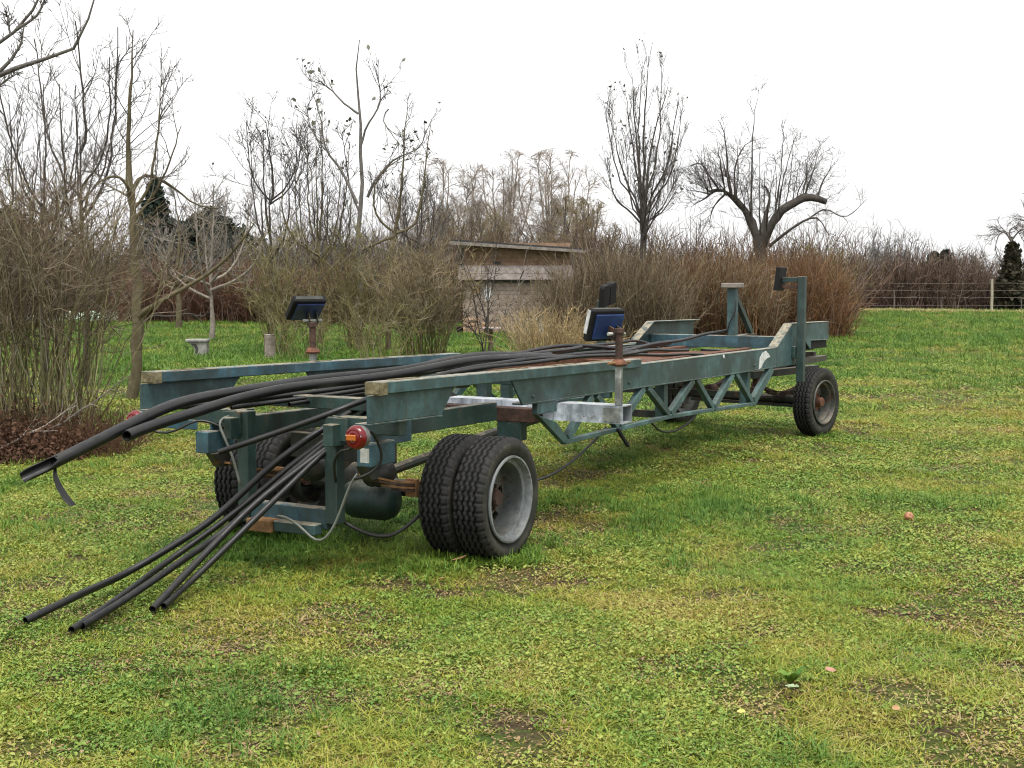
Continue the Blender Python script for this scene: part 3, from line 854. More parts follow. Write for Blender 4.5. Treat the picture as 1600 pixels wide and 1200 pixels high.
# cables
def cable(pts, r, m, name='cable', n=6, blur=3):
    return MB().tube(smooth_path(pts, .04, blur), r, n).build(name, m, T, smooth=True)
cable([(-1.0, -.02, .34), (-1.0, -.06, .345), (-.99, -.17, .31), (-.97, -.24, .22), (-.96, -.31, .20), (-.94, -.37, .27), (-.93, -.44, .42), (-.93, -.50, .56), (-.92, -.545, .62)], .008, M['cable_pale'], 'brake_cable')
cable([(-1.28, -.80, .85), (-1.24, -.72, .80), (-1.12, -.58, .78), (-.98, -.42, .68), (-.92, -.39, .56)], .009, M['cable_black'], 'lamp_cable')
cable([(-1.2, -.80, .88), (-1.05, -.73, .90), (-.96, -.71, .83), (-.90, -.72, .70), (-.95, -.66, .63), (-1.0, -.58, .60)], .009, M['cable_black'], 'lamp_cable')
cable([(-.80, -.36, .30), (-.75, -.45, .24), (-.62, -.55, .20), (-.40, -.58, .26), (-.15, -.58, .36)], .011, M['cable_black'], 'brake_hose')
cable([(.95, .40, .92), (-.2, .42, .88), (-.95, .42, .90), (-1.05, .36, .84), (-1.03, .30, .70), (-1.0, .26, .50)], .008, M['cable_pale'], 'brake_cable')
cable([(-1.25, .80, .86), (-1.2, .72, .80), (-1.15, .62, .82), (-1.1, .5, .90), (-1.0, .38, .84)], .008, M['cable_black'], 'lamp_cable')
cable([(.20, -.56, .48), (.55, -.70, .38), (.95, -.75, .35), (1.35, -.76, .40), (1.75, -.75, .50), (2.05, -.74, .60)], .010, M['cable_black'], 'brake_hose')
cable([(2.9, -.74, .58), (3.15, -.74, .46), (3.5, -.74, .43), (3.85, -.74, .48), (4.1, -.74, .57)], .010, M['cable_black'], 'brake_hose')
MB().bar((-.30, -.34, .80), (-.62, -.36, .64), .03, .03).build('stay_bar', M['grimy'], T)
MB().bar((2.02, -.85, .60), (2.09, -.91, .46), .05, .015).build('rubber_strap', M['blackpad'], T)
cl = MB().tube([(.10, -.36, 1.045), (.55, -.40, 1.03)], .026, 12).build('hose_end', M['hose'], T, smooth=False)
MB().tube([(.22, -.372, 1.042), (.38, -.386, 1.036)], .031, 12).build('tape_wrap', M['white'], cl)

# ------------------------------------------------------------------ black pipes lying on the trailer (each its own thing)
def pipe(pts, r, label, hollow=True, thin=False):
    P = smooth_path(pts, .07, 6)
    q_ = np.arange(len(P)) * .07; a_ = float(r * 1000 % 7); env = np.sin(np.linspace(0, np.pi, len(P))) ** .5
    P = P + np.stack([0 * q_, .012 * env * np.sin(2.9 * q_ + a_), .006 * env * np.sin(4.3 * q_ + 2 * a_)], 1)
    o = empty_mesh = MB()
    n = 14 if r > .03 else 10
    W = [Vector(tw(p)) for p in P]
    o.tube(W, r, n, caps=False)
    # wall thickness at both ends
    for e, sgn in ((0, 1), (-1, -1)):
        c = W[e]; d = (W[1] - W[0]).normalized() if e == 0 else (W[-2] - W[-1]).normalized()
        o.tube([c, c + d * .15], r * .80, n, caps=False)
        ring = len(o.v) - 2 * n
        off = 0 if e == 0 else (len(W) - 1) * n
        # annulus between outer and inner rim
        a = d.cross(Vector((0, 0, 1))).normalized(); b_ = d.cross(a)
        vs = [c + (a * math.cos(2 * math.pi * j / n) + b_ * math.sin(2 * math.pi * j / n)) * q for q in (r * .998, r * .80) for j in range(n)]
        o.add(vs, [(j, (j + 1) % n, n + (j + 1) % n, n + j) for j in range(n)])
    ob = o.build('pipe', M['hose'], smooth=True)
    return tag(ob, label, 'pipe', 'black plastic pipes on the trailer')
PIPES = [   # centre line points in the trailer's own axes, radius, label
    ([(-2.75, 0.099, 0.79), (-2.6, 0.02, 0.856), (-2.35, 0.007, 0.929), (-2.0, 0.054, 1.005), (-1.75, 0.092, 1.052), (-1.35, 0.178, 1.073), (-0.95, 0.184, 1.088), (-0.339, 0.25, 1.082), (0.018, 0.12, 1.101), (0.369, 0.0, 1.126), (0.7, -0.1, 1.159), (1.053, -0.15, 1.178), (1.533, -0.2, 1.164), (2.066, -0.25, 1.138)], 0.0305, 'thickest black pipe reaching farthest left off the trailer, its torn open end above the lawn'),
    ([(-2.2, -0.049, 0.945), (-1.95, -0.009, 0.98), (-1.65, 0.026, 1.009), (-1.3, 0.076, 1.041), (-0.9, 0.036, 1.078), (-0.6, -0.048, 1.099), (-0.412, -0.2, 1.12), (-0.079, -0.3, 1.138), (0.382, -0.35, 1.162), (0.71, -0.4, 1.18), (1.144, -0.4, 1.176), (1.546, -0.4, 1.169), (1.893, -0.4, 1.132)], 0.0295, 'thick black pipe with a clean cut end just under the torn one'),
    ([(-1.5, 0.382, 1.007), (-1.3, 0.352, 1.002), (-1.05, 0.332, 0.993), (-0.75, 0.24, 1.008), (-0.422, 0.1, 1.028), (-0.035, -0.02, 1.063), (0.374, -0.1, 1.094), (0.793, -0.2, 1.121), (1.353, -0.3, 1.129)], 0.0165, "thin black pipe ending above the red lamp on the trailer's left rear corner"),
    ([(-1.05, 0.278, 0.973), (-0.9, 0.214, 0.978), (-0.702, 0.12, 0.994), (-0.323, -0.15, 1.043), (-0.006, -0.3, 1.088), (0.397, -0.5, 1.132), (0.821, -0.58, 1.149), (1.407, -0.6, 1.154), (2.507, -0.6, 1.136), (3.278, -0.55, 1.129), (3.789, -0.5, 1.11), (4.515, -0.45, 1.075)], 0.0145, 'thin black pipe, cut end resting on top of the left rear post'),
    ([(-0.8, 0.041, 0.982), (-0.559, 0.05, 0.981), (-0.254, -0.1, 1.004), (0.145, -0.2, 1.04), (0.462, -0.3, 1.074), (0.806, -0.4, 1.122), (1.357, -0.5, 1.163), (2.012, -0.5, 1.143)], 0.0135, 'thinner black pipe tucked beneath the one that ends over the left rear post'),
    ([(-1.25, 0.204, 0.733), (-1.1, 0.049, 0.797), (-0.95, -0.187, 0.896), (-0.8, -0.423, 1.007), (-0.467, -0.42, 1.053), (-0.086, -0.45, 1.091), (0.625, -0.45, 1.147), (1.181, -0.5, 1.163)], 0.0175, 'black pipe slanting down alone, its cut end before the left twin tyres'),
    ([(-2.549, 0.317, 0.03), (-2.224, 0.312, 0.08), (-1.75, 0.48, 0.076), (-1.5, 0.337, 0.22), (-1.25, 0.208, 0.368), (-1.12, 0.1, 0.528), (-0.98, -0.09, 0.724), (-0.78, -0.229, 0.863), (-0.66, -0.273, 0.923), (-0.432, -0.3, 0.987), (-0.081, -0.35, 1.058)], 0.0205, 'uppermost drooping pipe, its end buried in grass farthest left on the lawn'),
    ([(-2.555, -0.014, 0.03), (-1.923, 0.206, 0.09), (-1.6, 0.311, 0.123), (-1.3, 0.175, 0.297), (-1.1, 0.055, 0.468), (-0.92, -0.136, 0.701), (-0.78, -0.229, 0.798), (-0.66, -0.296, 0.874), (-0.518, -0.36, 0.946), (-0.157, -0.4, 1.029)], 0.0185, 'drooping black pipe in the middle of the fan, half hidden by its neighbour'),
    ([(-2.481, -0.004, 0.03), (-2.019, 0.109, 0.07), (-1.84, 0.077, 0.14), (-1.36, 0.121, 0.268), (-1.14, 0.022, 0.439), (-0.94, -0.152, 0.663), (-0.8, -0.243, 0.782), (-0.7, -0.325, 0.852), (-0.57, -0.42, 0.93), (-0.233, -0.45, 1.005)], 0.02, 'drooping black pipe with an open end on the grass, nearest the camera'),
    ([(-2.075, -0.073, 0.03), (-1.856, -0.006, 0.09), (-1.5, -0.004, 0.261), (-1.2, -0.087, 0.494), (-1.0, -0.199, 0.639), (-0.84, -0.273, 0.761), (-0.72, -0.363, 0.849), (-0.622, -0.48, 0.918), (-0.206, -0.48, 0.996)], 0.02, 'drooping black pipe ending on the grass closest to the bumper, left of its close companion'),
    ([(-1.998, -0.078, 0.03), (-1.673, 0.029, 0.09), (-1.56, -0.057, 0.22), (-1.26, -0.136, 0.434), (-1.04, -0.23, 0.598), (-0.86, -0.298, 0.742), (-0.74, -0.401, 0.83), (-0.613, -0.52, 0.924), (-0.164, -0.5, 0.986)], 0.018, 'lowest drooping black pipe passing right in front of the low bumper bar'),
    ([(1.025, 0.05, 1.118), (1.475, 0.05, 1.131), (1.802, -0.0, 1.14), (2.02, -0.0, 1.149), (2.301, -0.0, 1.177), (2.679, -0.0, 1.186), (2.966, -0.05, 1.175), (3.284, -0.1, 1.145), (3.678, -0.15, 1.112), (4.103, -0.2, 1.07)], 0.0165, 'black pipe that arches highest over the deck behind the near blue pad post'),
    ([(0.439, 0.1, 1.096), (0.762, 0.1, 1.135), (1.106, 0.1, 1.154), (1.365, 0.08, 1.169), (1.789, 0.05, 1.169), (2.041, -0.0, 1.143), (2.34, -0.05, 1.103)], 0.0165, "black pipe with a low hump over the deck beside the far rail's front end"),
    ([(1.257, -0.3, 1.153), (1.663, -0.25, 1.164), (2.218, -0.2, 1.165), (2.884, -0.12, 1.169)], 0.0165, 'short black pipe with its cut end lying across the arched pipe on deck'),
    ([(1.735, -0.3, 1.132), (2.089, -0.3, 1.134), (2.361, -0.3, 1.14), (3.168, -0.3, 1.112), (3.721, -0.3, 1.096)], 0.0155, 'black pipe lying flat on the deck, close behind the taped hose end'),
    ([(2.702, 0.2, 1.11), (3.283, 0.25, 1.108), (3.913, 0.3, 1.119), (4.473, 0.3, 1.126), (4.731, 0.3, 1.134), (5.048, 0.3, 1.127), (5.397, 0.3, 1.067), (5.622, 0.3, 1.017)], 0.0155, 'black pipe bending over toward the deck floor below the left raised front rail'),
    ([(2.289, -0.25, 1.117), (2.994, -0.2, 1.106), (3.566, -0.2, 1.107), (4.281, -0.15, 1.12), (4.949, -0.12, 1.134), (5.876, -0.1, 1.164), (6.794, -0.08, 1.187)], 0.0165, 'straight black pipe leaning up against the keel post at the front'),
    ([(2.889, -0.1, 1.109), (3.608, -0.1, 1.114), (4.232, -0.08, 1.108), (5.056, -0.05, 1.109)], 0.0155, 'straight black pipe ending short beside the one leaning on the keel post'),
    ([(2.728, -0.5, 1.112), (4.035, -0.4, 1.055), (5.043, -0.4, 1.005)], 0.013, 'thin straight black pipe lying low along the inside of the right side beam'),
]
torn = None
for i, (pts, r, lab) in enumerate(PIPES):
    o = pipe(pts[1:] if i == 0 else pts, r, lab)
    if i == 0: torn = o
# the torn mouth of the thickest pipe: a lower half shell beyond the end, and the strip hanging from it
def torn_mouth():
    p = [Vector(tw(q)) for q in PIPES[0][0]]
    tip, end = p[0], p[1]
    d = (tip - end); L = d.length; d.normalize()
    up = (Vector((0, 0, CAM_H)) - end).normalized() + Vector((0, 0, .7)); up = (up - d * up.dot(d)).normalized(); side = d.cross(up)
    r = PIPES[0][1]
    b = MB(); n = 10; rows = 8
    vs, fs = [], []
    for rr in (r, r * .8):
        for i in range(rows + 1):
            t = i / rows
            open_ = 0.10 + .30 * min(1, t * 3) + (.18 * max(0, t - .75) * 4)
            for j in range(n + 1):
                a = math.pi * (open_ + (2 - 2 * open_) * j / n) + math.pi / 2
                c = end + d * (L * t - .02)
                vs.append(c + (side * math.cos(a) + up * math.sin(a)) * rr)
    m = (rows + 1) * (n + 1)
    for q in (0, m):
        for i in range(rows):
            for j in range(n):
                k = q + i * (n + 1) + j
                fs.append((k, k + 1, k + n + 2, k + n + 1))
    for i in range(rows):
        for j in (0, n):
            k = i * (n + 1) + j
            fs.append((k, k + n + 1, k + n + 1 + m, k + m))
    b.add(vs, fs).build('torn_mouth', M['hose'], torn, smooth=True)
    q = [end - up * .025, end + Vector((.0, -.01, -.06)), end + Vector((.025, -.02, -.12)), end + Vector((.065, -.035, -.175)), end + Vector((.095, -.04, -.205))]
    P = smooth_path(q, .03)
    s_ = MB(); k = len(P)
    w = [.005 + .012 * min(1, i / k * 2) for i in range(k)]
    vs = []
    for i, c in enumerate(P):
        c = Vector(c)
        x = Vector((.85, .5, .1)).normalized(); y = Vector((.4, -.6, .2)).normalized()
        vs += [c - x * w[i] + y * .012, c - y * .006, c + x * w[i] + y * .012, c + y * .006]
    fs = [(i * 4 + j, i * 4 + (j + 1) % 4, i * 4 + 4 + (j + 1) % 4, i * 4 + 4 + j) for i in range(k - 1) for j in range(4)] + [(0, 1, 2, 3), tuple((k - 1) * 4 + j for j in range(4))]
    s_.add(vs, fs).build('hanging_strip', M['hose'], torn)
torn_mouth()

# ------------------------------------------------------------------ trees, bushes, hedges
def at(px, Y, w=None, py=None):
    """world X of photo column px at distance Y (helper to read the survey of the garden)"""
    return (px - 800) / 2000 * Y
def pt(px, py, Y):
    return (at(px, Y), Y, CAM_H + (440 - py) * Y / 2000)

def plant(name, x, y, label, cat, group=None):
    return empty(name, (x, y, float(gz(np.array(x), np.array(y)))), 0, label, cat, group)

def local(o, V): return V - np.array(o.location)

def build_limbs(o, name, groups, material, sides=6, smooth=True):
    """groups: list of (P, r0, r1, sides)"""
    V, F = join(*[tubes(P, r0, r1, sd) for P, r0, r1, sd in groups if len(P)])
    ob = npmesh(name, local(o, V), F, material, o, smooth=smooth)
    tone = np.concatenate([np.repeat(rng.uniform(-.5, .5, len(P)), P.shape[1] * sd) for P, r0, r1, sd in groups if len(P)])
    a = ob.data.attributes.new('tone', 'FLOAT', 'POINT'); a.data.foreach_set('value', tone.astype(np.float32))
    return ob

def tree(name, x, y, label, limbs, levels, mtrunk, mcrown, leaves=None, group=None, seed=1, parts=('trunk', 'crown'), cat='tree', knob=.05, dome=None):
    """limbs: list of (points, r0, r1) drawn by hand, world coordinates; levels: dicts for sprout from all limbs, then from each other"""
    g = np.random.default_rng(seed)
    o = plant(name, x, y, label, cat, group)
    LP = np.stack([poly(*p, K=12, wob=.0036 * abs(p[-1][2] - p[0][2]) + .002, g=g) for p, _, _ in limbs])
    def domed(P):
        if dome is None: return P
        c, rx, rz = np.array(dome[0]), dome[1], dome[2]
        q = (P - c) / np.array([rx, rx, rz]); k = np.linalg.norm(q, axis=-1, keepdims=True)
        f = np.where((k > 1) & (q[..., 2:3] > -.3), (1 + (k - 1) * .22) / np.maximum(k, 1e-6), 1)
        return c + (P - c) * f
    if dome is not None: LP[1:] = domed(LP[1:])
    r0 = np.array([r for _, r, _ in limbs]); r1 = np.array([r for _, _, r in limbs])
    V_, F_ = tubes(LP, r0, r1, 7, 1.0, knob)
    npmesh(parts[0], local(o, V_), F_, mtrunk, o, smooth=True)
    prev = LP[1:] if len(LP) > 1 else LP
    crown = []
    for i, lv in enumerate(levels):
        src = LP if lv.get('from_all') else prev
        P = sprout(src, lv['n'], lv.get('t0', .2), lv.get('t1', 1.0), lv.get('a0', .4), lv.get('a1', .9), lv['l0'], lv['l1'], lv.get('K', 5), lv.get('wob', .16), lv.get('up', .08), g, lv.get('taper', .5))
        P = domed(P)
        crown.append((P, np.full(len(P), lv['r']), np.full(len(P), lv.get('re', lv['r'] * .35)), 4 if lv['r'] > .02 else 3))
        prev = P
    if crown:
        build_limbs(o, parts[1], crown, mcrown, smooth=False)
    if leaves:
        n, size, ml = leaves
        tips = prev[g.integers(0, len(prev), n), -1] + g.normal(0, .04, (n, 3))
        V, F = leafquads(tips, g.uniform(size * .7, size * 1.3, n), g)
        npmesh('leaves', local(o, V), F, ml, o, kind='stuff')
    return o

def shrub(name, x, y, label, n, h, base_r, lean, material, mtwig=None, twigs=5, tw_len=(.3, .8), r=.011, seed=1, group=None, lvl2=3, tmin=.35, up=.06, K=8, cat='bush', hvar=.4, rt=.0045, twob=.2):
    """many stems from one stool, forking into fine twigs"""
    g = np.random.default_rng(seed)
    o = plant(name, x, y, label, cat, group)
    a = g.uniform(0, 2 * np.pi, n); rr = base_r * np.sqrt(g.uniform(0, 1, n))
    p0 = np.stack([x + rr * np.cos(a), y + rr * np.sin(a), np.full(n, 0.0)], 1)
    p0[:, 2] = gz(p0[:, 0], p0[:, 1]) - .02
    ln = np.abs(g.normal(0, lean, n))
    d = np.stack([np.cos(a) * ln, np.sin(a) * ln, np.ones(n)], 1)
    L = h * (1 - hvar * g.uniform(0, 1, n) ** 1.5) * (1 + .15 * ln)
    P = strands(p0, d, L, K, .15, up, g)
    rad = r * g.uniform(.6, 1.3, n)
    build_limbs(o, 'stems', [(P, rad, rad * .3, 4)], material, smooth=False)
    c = []
    if twigs:
        Q = sprout(P, twigs, tmin, .97, .3, 1.15, *tw_len, 5, twob * 1.3, .07, g, .3)
        c.append((Q, np.full(len(Q), rt * 1.25), np.full(len(Q), rt * .5), 3))
        if lvl2:
            W = sprout(Q, lvl2, .2, .98, .4, 1.2, tw_len[0] * .5, tw_len[1] * .6, 4, .25, .04, g, .3)
            c.append((W, np.full(len(W), rt * .85), np.full(len(W), rt * .4), 3))
        build_limbs(o, 'twigs', c, mtwig or material, smooth=False)
    return o

def thicket(name, x0, x1, y0, y1, h, n, label, material, seed=1, lean=.25, tw=3, r=.010, K=4, cat='hedge', group=None, top=None, slope=0.0, mtwig=None, tlen=(.3, .7), hmin=.55, kind=None, round_ends=True):
    """a hedge: stems standing all over a strip of ground, tops uneven"""
    g = np.random.default_rng(seed)
    cx, cy = (x0 + x1) / 2, (y0 + y1) / 2
    o = plant(name, cx, cy, label, cat, group)
    if kind: o['kind'] = kind
    u = g.uniform(0, 1, n); v = g.uniform(0, 1, n)
    X = x0 + (x1 - x0) * u + g.normal(0, .12, n); Y = y0 + (y1 - y0) * v + g.normal(0, .15, n) + slope * (X - cx)
    # lumps: the height follows a soft wave
    k = 6.28 / max(1.2, (x1 - x0) / 4)
    lump = .86 + .10 * np.sin(k * X + seed) + .06 * np.sin(2.7 * k * X + 2 * seed)
    if round_ends:
        e = np.minimum(u, 1 - u) * (x1 - x0)
        lump *= np.clip(.55 + .45 * np.sqrt(np.clip(e / (.35 * h), 0, 1)), 0, 1)
    H = h * lump * g.uniform(hmin, 1.08, n)
    p0 = np.stack([X, Y, gz(X, Y) - .03], 1)
    ed = (2 * u - 1); d = np.stack([g.normal(0, lean, n) + (.34 * np.sign(ed) * np.clip(np.abs(ed) - .55, 0, 1) * g.uniform(0, 2, n) if round_ends else 0), g.normal(0, lean, n), np.ones(n)], 1)
    P = strands(p0, d, H, K, .19, .05, g)
    rad = r * g.uniform(.6, 1.35, n)
    build_limbs(o, 'stems', [(P, rad, rad * .35, 3)], material, smooth=False)
    if tw:
        Q = sprout(P, tw, .15, .97, .3, 1.25, *tlen, 3, .30, .06, g, .25)
        build_limbs(o, 'twigs', [(Q, np.full(len(Q), r * .55), np.full(len(Q), r * .25), 3)], mtwig or material, smooth=False)
    return o

# ---- near left: hazel-like shrubs
shrub('shrub', -4.95, 13.35, 'big bare many-stemmed shrub at left, just behind the torn pipe end', 100, 2.85, .5, .19, M['twig_shrub'], M['twig_shrub2'], 8, (.3, .95), .0095, 11, lvl2=2, tmin=.48, rt=.0042)
shrub('shrub', -6.0, 14.4, 'bare many-stemmed shrub at the photo\'s left edge, beside the big one', 80, 2.95, .55, .22, M['twig_shrub'], M['twig_brown'], 8, (.3, .95), .0095, 12, lvl2=2, tmin=.48, rt=.0042)
shrub('shrub', -5.55, 15.6, 'thinner bare shrub standing behind the big one, nearer the mossy trunk', 55, 3.0, .45, .15, M['twig_shrub'], M['twig_brown'], 8, (.3, .9), .0095, 13, lvl2=2, tmin=.48, rt=.0042)

# ---- near left fruit tree with the long low branch
Yt = 18.6
tree('fruit_tree', -5.53, Yt, 'slim mossy fruit tree with one long low branch sweeping right, behind the left rail', [
    ([(-5.56, Yt, -.03), pt(212, 560, Yt), pt(216, 480, Yt), pt(213, 400, Yt), pt(211, 340, Yt), pt(209, 300, Yt)], .092, .055),
    ([pt(209, 303, Yt), pt(206, 260, Yt + .1), pt(210, 190, Yt), pt(214, 120, Yt), pt(219, 55, Yt)], .045, .006),
    ([pt(209, 310, Yt), pt(203, 285, Yt - .2), pt(180, 276, Yt - .3), pt(150, 295, Yt - .5)], .032, .008),
    ([pt(210, 305, Yt), pt(230, 275, Yt + .3), pt(270, 290, Yt + .5), pt(310, 322, Yt + .6), pt(345, 327, Yt + .8)], .034, .007),
    ([pt(211, 330, Yt), pt(235, 300, Yt), pt(250, 240, Yt), pt(256, 180, Yt), pt(262, 130, Yt)], .028, .005),
    ([pt(212, 345, Yt), pt(232, 322, Yt), pt(265, 270, Yt), pt(290, 200, Yt)], .026, .005),
    ([pt(210, 310, Yt), pt(190, 300, Yt + .4), pt(165, 285, Yt + .6), pt(150, 260, Yt + .5)], .022, .005),
    ([pt(215, 498, Yt), pt(240, 478, Yt - .2), pt(290, 450, Yt - .3), pt(340, 420, Yt - .3), pt(372, 388, Yt - .4), pt(400, 350, Yt - .5)], .042, .010),
    ([pt(213, 352, Yt), pt(225, 355, Yt - .3), pt(245, 372, Yt - .5), pt(262, 400, Yt - .6)], .016, .004)],
    [dict(n=8, l0=.4, l1=1.3, r=.009, t0=.25, a0=.4, a1=1.0, up=.12, wob=.12), dict(n=5, l0=.15, l1=.5, r=.005, up=.1), dict(n=2, l0=.06, l1=.18, r=.004)],
    M['bark_moss'], M['bark_grey'], seed=21, knob=.10)

# ---- tree outside the frame at left, only its boughs reach in
Ya = 12.0
tree('overhanging_tree', -6.7, Ya, 'lichen-crusted boughs reaching in from beyond the top left corner', [
    ([(-6.7, Ya, -.03), (-6.65, Ya, 1.0), (-6.6, Ya, 2.0), (-6.45, Ya, 2.7)], .12, .09),
    ([(-6.45, Ya, 2.65), (-5.6, Ya, 3.25), pt(0, 130, Ya), pt(55, 105, Ya), pt(108, 95, Ya), pt(140, 78, Ya), pt(155, 40, Ya), pt(166, -8, Ya)], .055, .006),
    ([(-6.45, Ya, 2.7), (-5.6, Ya, 3.5), pt(0, 80, Ya + .2), pt(40, 50, Ya + .2), pt(66, 28, Ya + .2), pt(85, -10, Ya + .2)], .05, .008),
    ([pt(0, 128, Ya), pt(20, 112, Ya), pt(45, 80, Ya), pt(52, 50, Ya)], .022, .006),
    ([pt(40, 55, Ya + .2), pt(65, 38, Ya + .2), pt(78, 28, Ya + .2), pt(90, -8, Ya + .2)], .016, .006),
    ([pt(30, 60, Ya + .2), pt(27, 40, Ya + .2), pt(25, 22, Ya + .2)], .011, .004),
    ([pt(-10, 155, Ya), pt(10, 140, Ya), pt(30, 125, Ya), pt(48, 118, Ya)], .016, .004)],
    [dict(n=26, l0=.04, l1=.16, r=.0055, a0=.7, a1=1.3, t0=.25, K=4, up=.1), dict(n=2, l0=.03, l1=.07, r=.004, K=3)],
    M['bark_grey'], M['bark_grey'], seed=22)

def whips(px0, px1, py_top, py_base, Y, n, g, spread=.4):
    """hand-placed shoots as limbs for small orchard trees"""
    o = []
    for i in range(n):
        a = g.uniform(px0, px1)
        t = py_top + g.uniform(0, 1) ** 1.2 * (py_base - py_top) * .55
        o.append(a); o.append(t)
    return o

def orchard_tree(px, py_base, Y, h, label, seed, spread=1.6, fork=.35, r=.07, mt='bark_dark', mc='bark_dark', n_l=6, tw=(9, 6, 3), leaves=None, upl=.14, name='bare_tree', rtw=.008, group=None, lean=(0, 0)):
    g = np.random.default_rng(seed)
    x = at(px, Y); zf = h * fork
    limbs = [([(x, Y, -.03), (x + .03, Y, zf * .5), (x + lean[0] * .3, Y, zf), (x + lean[0] * .6, Y + lean[1], zf * 1.5)], r, r * .22)]
    for i in range(n_l):
        a = 2 * math.pi * (i + g.uniform(-.3, .3)) / n_l
        s = spread * g.uniform(.45, 1.0); z1 = h * g.uniform(.72, 1.0)
        zs = zf * g.uniform(.8, 1.45); dx, dy = math.cos(a) * s, math.sin(a) * s * .8
        p0 = np.array([x + lean[0] * .4, Y, zs])
        limbs.append(([tuple(p0), (x + dx * .55, Y + dy * .55, zs + (z1 - zs) * .18), (x + dx * .9, Y + dy * .9, zs + (z1 - zs) * .5), (x + dx * g.uniform(.9, 1.2), Y + dy, z1)], r * g.uniform(.34, .55), .008))
    limbs.append(([(x + lean[0] * .5, Y, zf * 1.4), (x + .1 + lean[0], Y, h * .7), (x + g.uniform(-.15, .15) + lean[0], Y, h)], r * .5, .008))
    return tree(name, x, Y, label, limbs, [dict(n=tw[0], l0=h * .10, l1=h * .30, r=rtw * 1.3, t0=.15, up=upl, wob=.12), dict(n=tw[1], l0=h * .05, l1=h * .14, r=rtw * .9, up=.1), dict(n=tw[2], l0=h * .02, l1=h * .06, r=rtw * .7, K=4)],
                M[mt], M[mc], leaves=leaves, seed=seed, group=group)

# ---- tall whip trees behind the left shrubs
orchard_tree(133, 520, 21, 5.9, 'tall dark whippy tree rising behind the left shrubs, left of the mossy fruit tree', 31, 1.2, .46, .048, 'bark_dark', 'bark_grey', n_l=7, tw=(6, 4, 2), rtw=.007)
orchard_tree(70, 520, 23, 5.2, 'dark slender tree behind the shrubs nearest the photo\'s left edge', 32, 1.3, .40, .045, 'bark_dark', 'bark_grey', n_l=7, tw=(6, 4, 2), rtw=.007)
orchard_tree(20, 520, 27, 5.4, 'dark bare tree whose stem leaves the picture\'s left edge behind the shrubs', 37, 1.5, .40, .045, 'bark_dark', 'bark_grey', n_l=7, tw=(6, 4, 2), rtw=.007)
# ---- orchard in the left middle distance
orchard_tree(279, 515, 46, 5.0, 'dark-stemmed orchard tree beyond the stone bench, left of the pale one', 33, 2.3, .32, .13, 'bark_moss', 'bark_grey', 7, (9, 6, 3), rtw=.012)
orchard_tree(331, 530, 38.3, 4.6, 'pale-barked orchard tree standing just beyond the stone bench', 34, 1.9, .26, .10, 'bark_pale', 'bark_pale', 7, (9, 6, 3), rtw=.010)
orchard_tree(425, 520, 36, 6.2, 'bare tree with sparse curled leaves behind the small stump', 35, 1.2, .45, .075, 'bark_dark', 'bark_grey', 7, (7, 5, 3), (70, .10, M['greyleaf']), rtw=.009)
orchard_tree(500, 515, 35, 5.6, 'many-limbed bare tree behind the left blue pad', 36, 1.2, .36, .07, 'bark_moss', 'bark_dark', 9, (7, 5, 3), (20, .1, M['greyleaf']), rtw=.008)
Yl = 33.0
tree('leafy_topped_tree', at(562, Yl), Yl, 'tall slender tree with a few grey leaves left on its topmost twigs', [
    ([(at(562, Yl), Yl, -.03), pt(563, 430, Yl), pt(563, 330, Yl), pt(566, 240, Yl), pt(564, 180, Yl), pt(560, 120, Yl), pt(566, 70, Yl)], .10, .010),
    ([pt(563, 182, Yl), pt(540, 165, Yl), pt(515, 140, Yl), pt(484, 130, Yl)], .03, .006),
    ([pt(566, 232, Yl), pt(578, 195, Yl), pt(590, 182, Yl), pt(598, 150, Yl), pt(585, 100, Yl)], .032, .006),
    ([pt(560, 320, Yl - .4), pt(535, 265, Yl - .4), pt(512, 235, Yl - .4), pt(505, 190, Yl - .4), pt(492, 148, Yl - .4)], .045, .007),
    ([pt(512, 238, Yl - .4), pt(490, 205, Yl - .4), pt(482, 165, Yl - .4)], .022, .005),
    ([pt(562, 330, Yl), pt(550, 300, Yl), pt(545, 265, Yl), pt(538, 210, Yl)], .03, .006),
    ([pt(576, 310, Yl + .4), pt(590, 282, Yl + .4), pt(620, 250, Yl + .4), pt(655, 235, Yl + .4), pt(672, 200, Yl + .4)], .04, .008),
    ([pt(610, 175, Yl), pt(600, 190, Yl), pt(624, 226, Yl), pt(634, 240, Yl)], .018, .006)],
    [dict(n=7, l0=.4, l1=1.5, r=.011, t0=.3, up=.14, wob=.12), dict(n=4, l0=.2, l1=.6, r=.007), dict(n=2, l0=.1, l1=.25, r=.006)],
    M['bark_grey'], M['bark_grey'], leaves=(85, .15, M['greyleaf']), seed=41)
Yg = 32.0
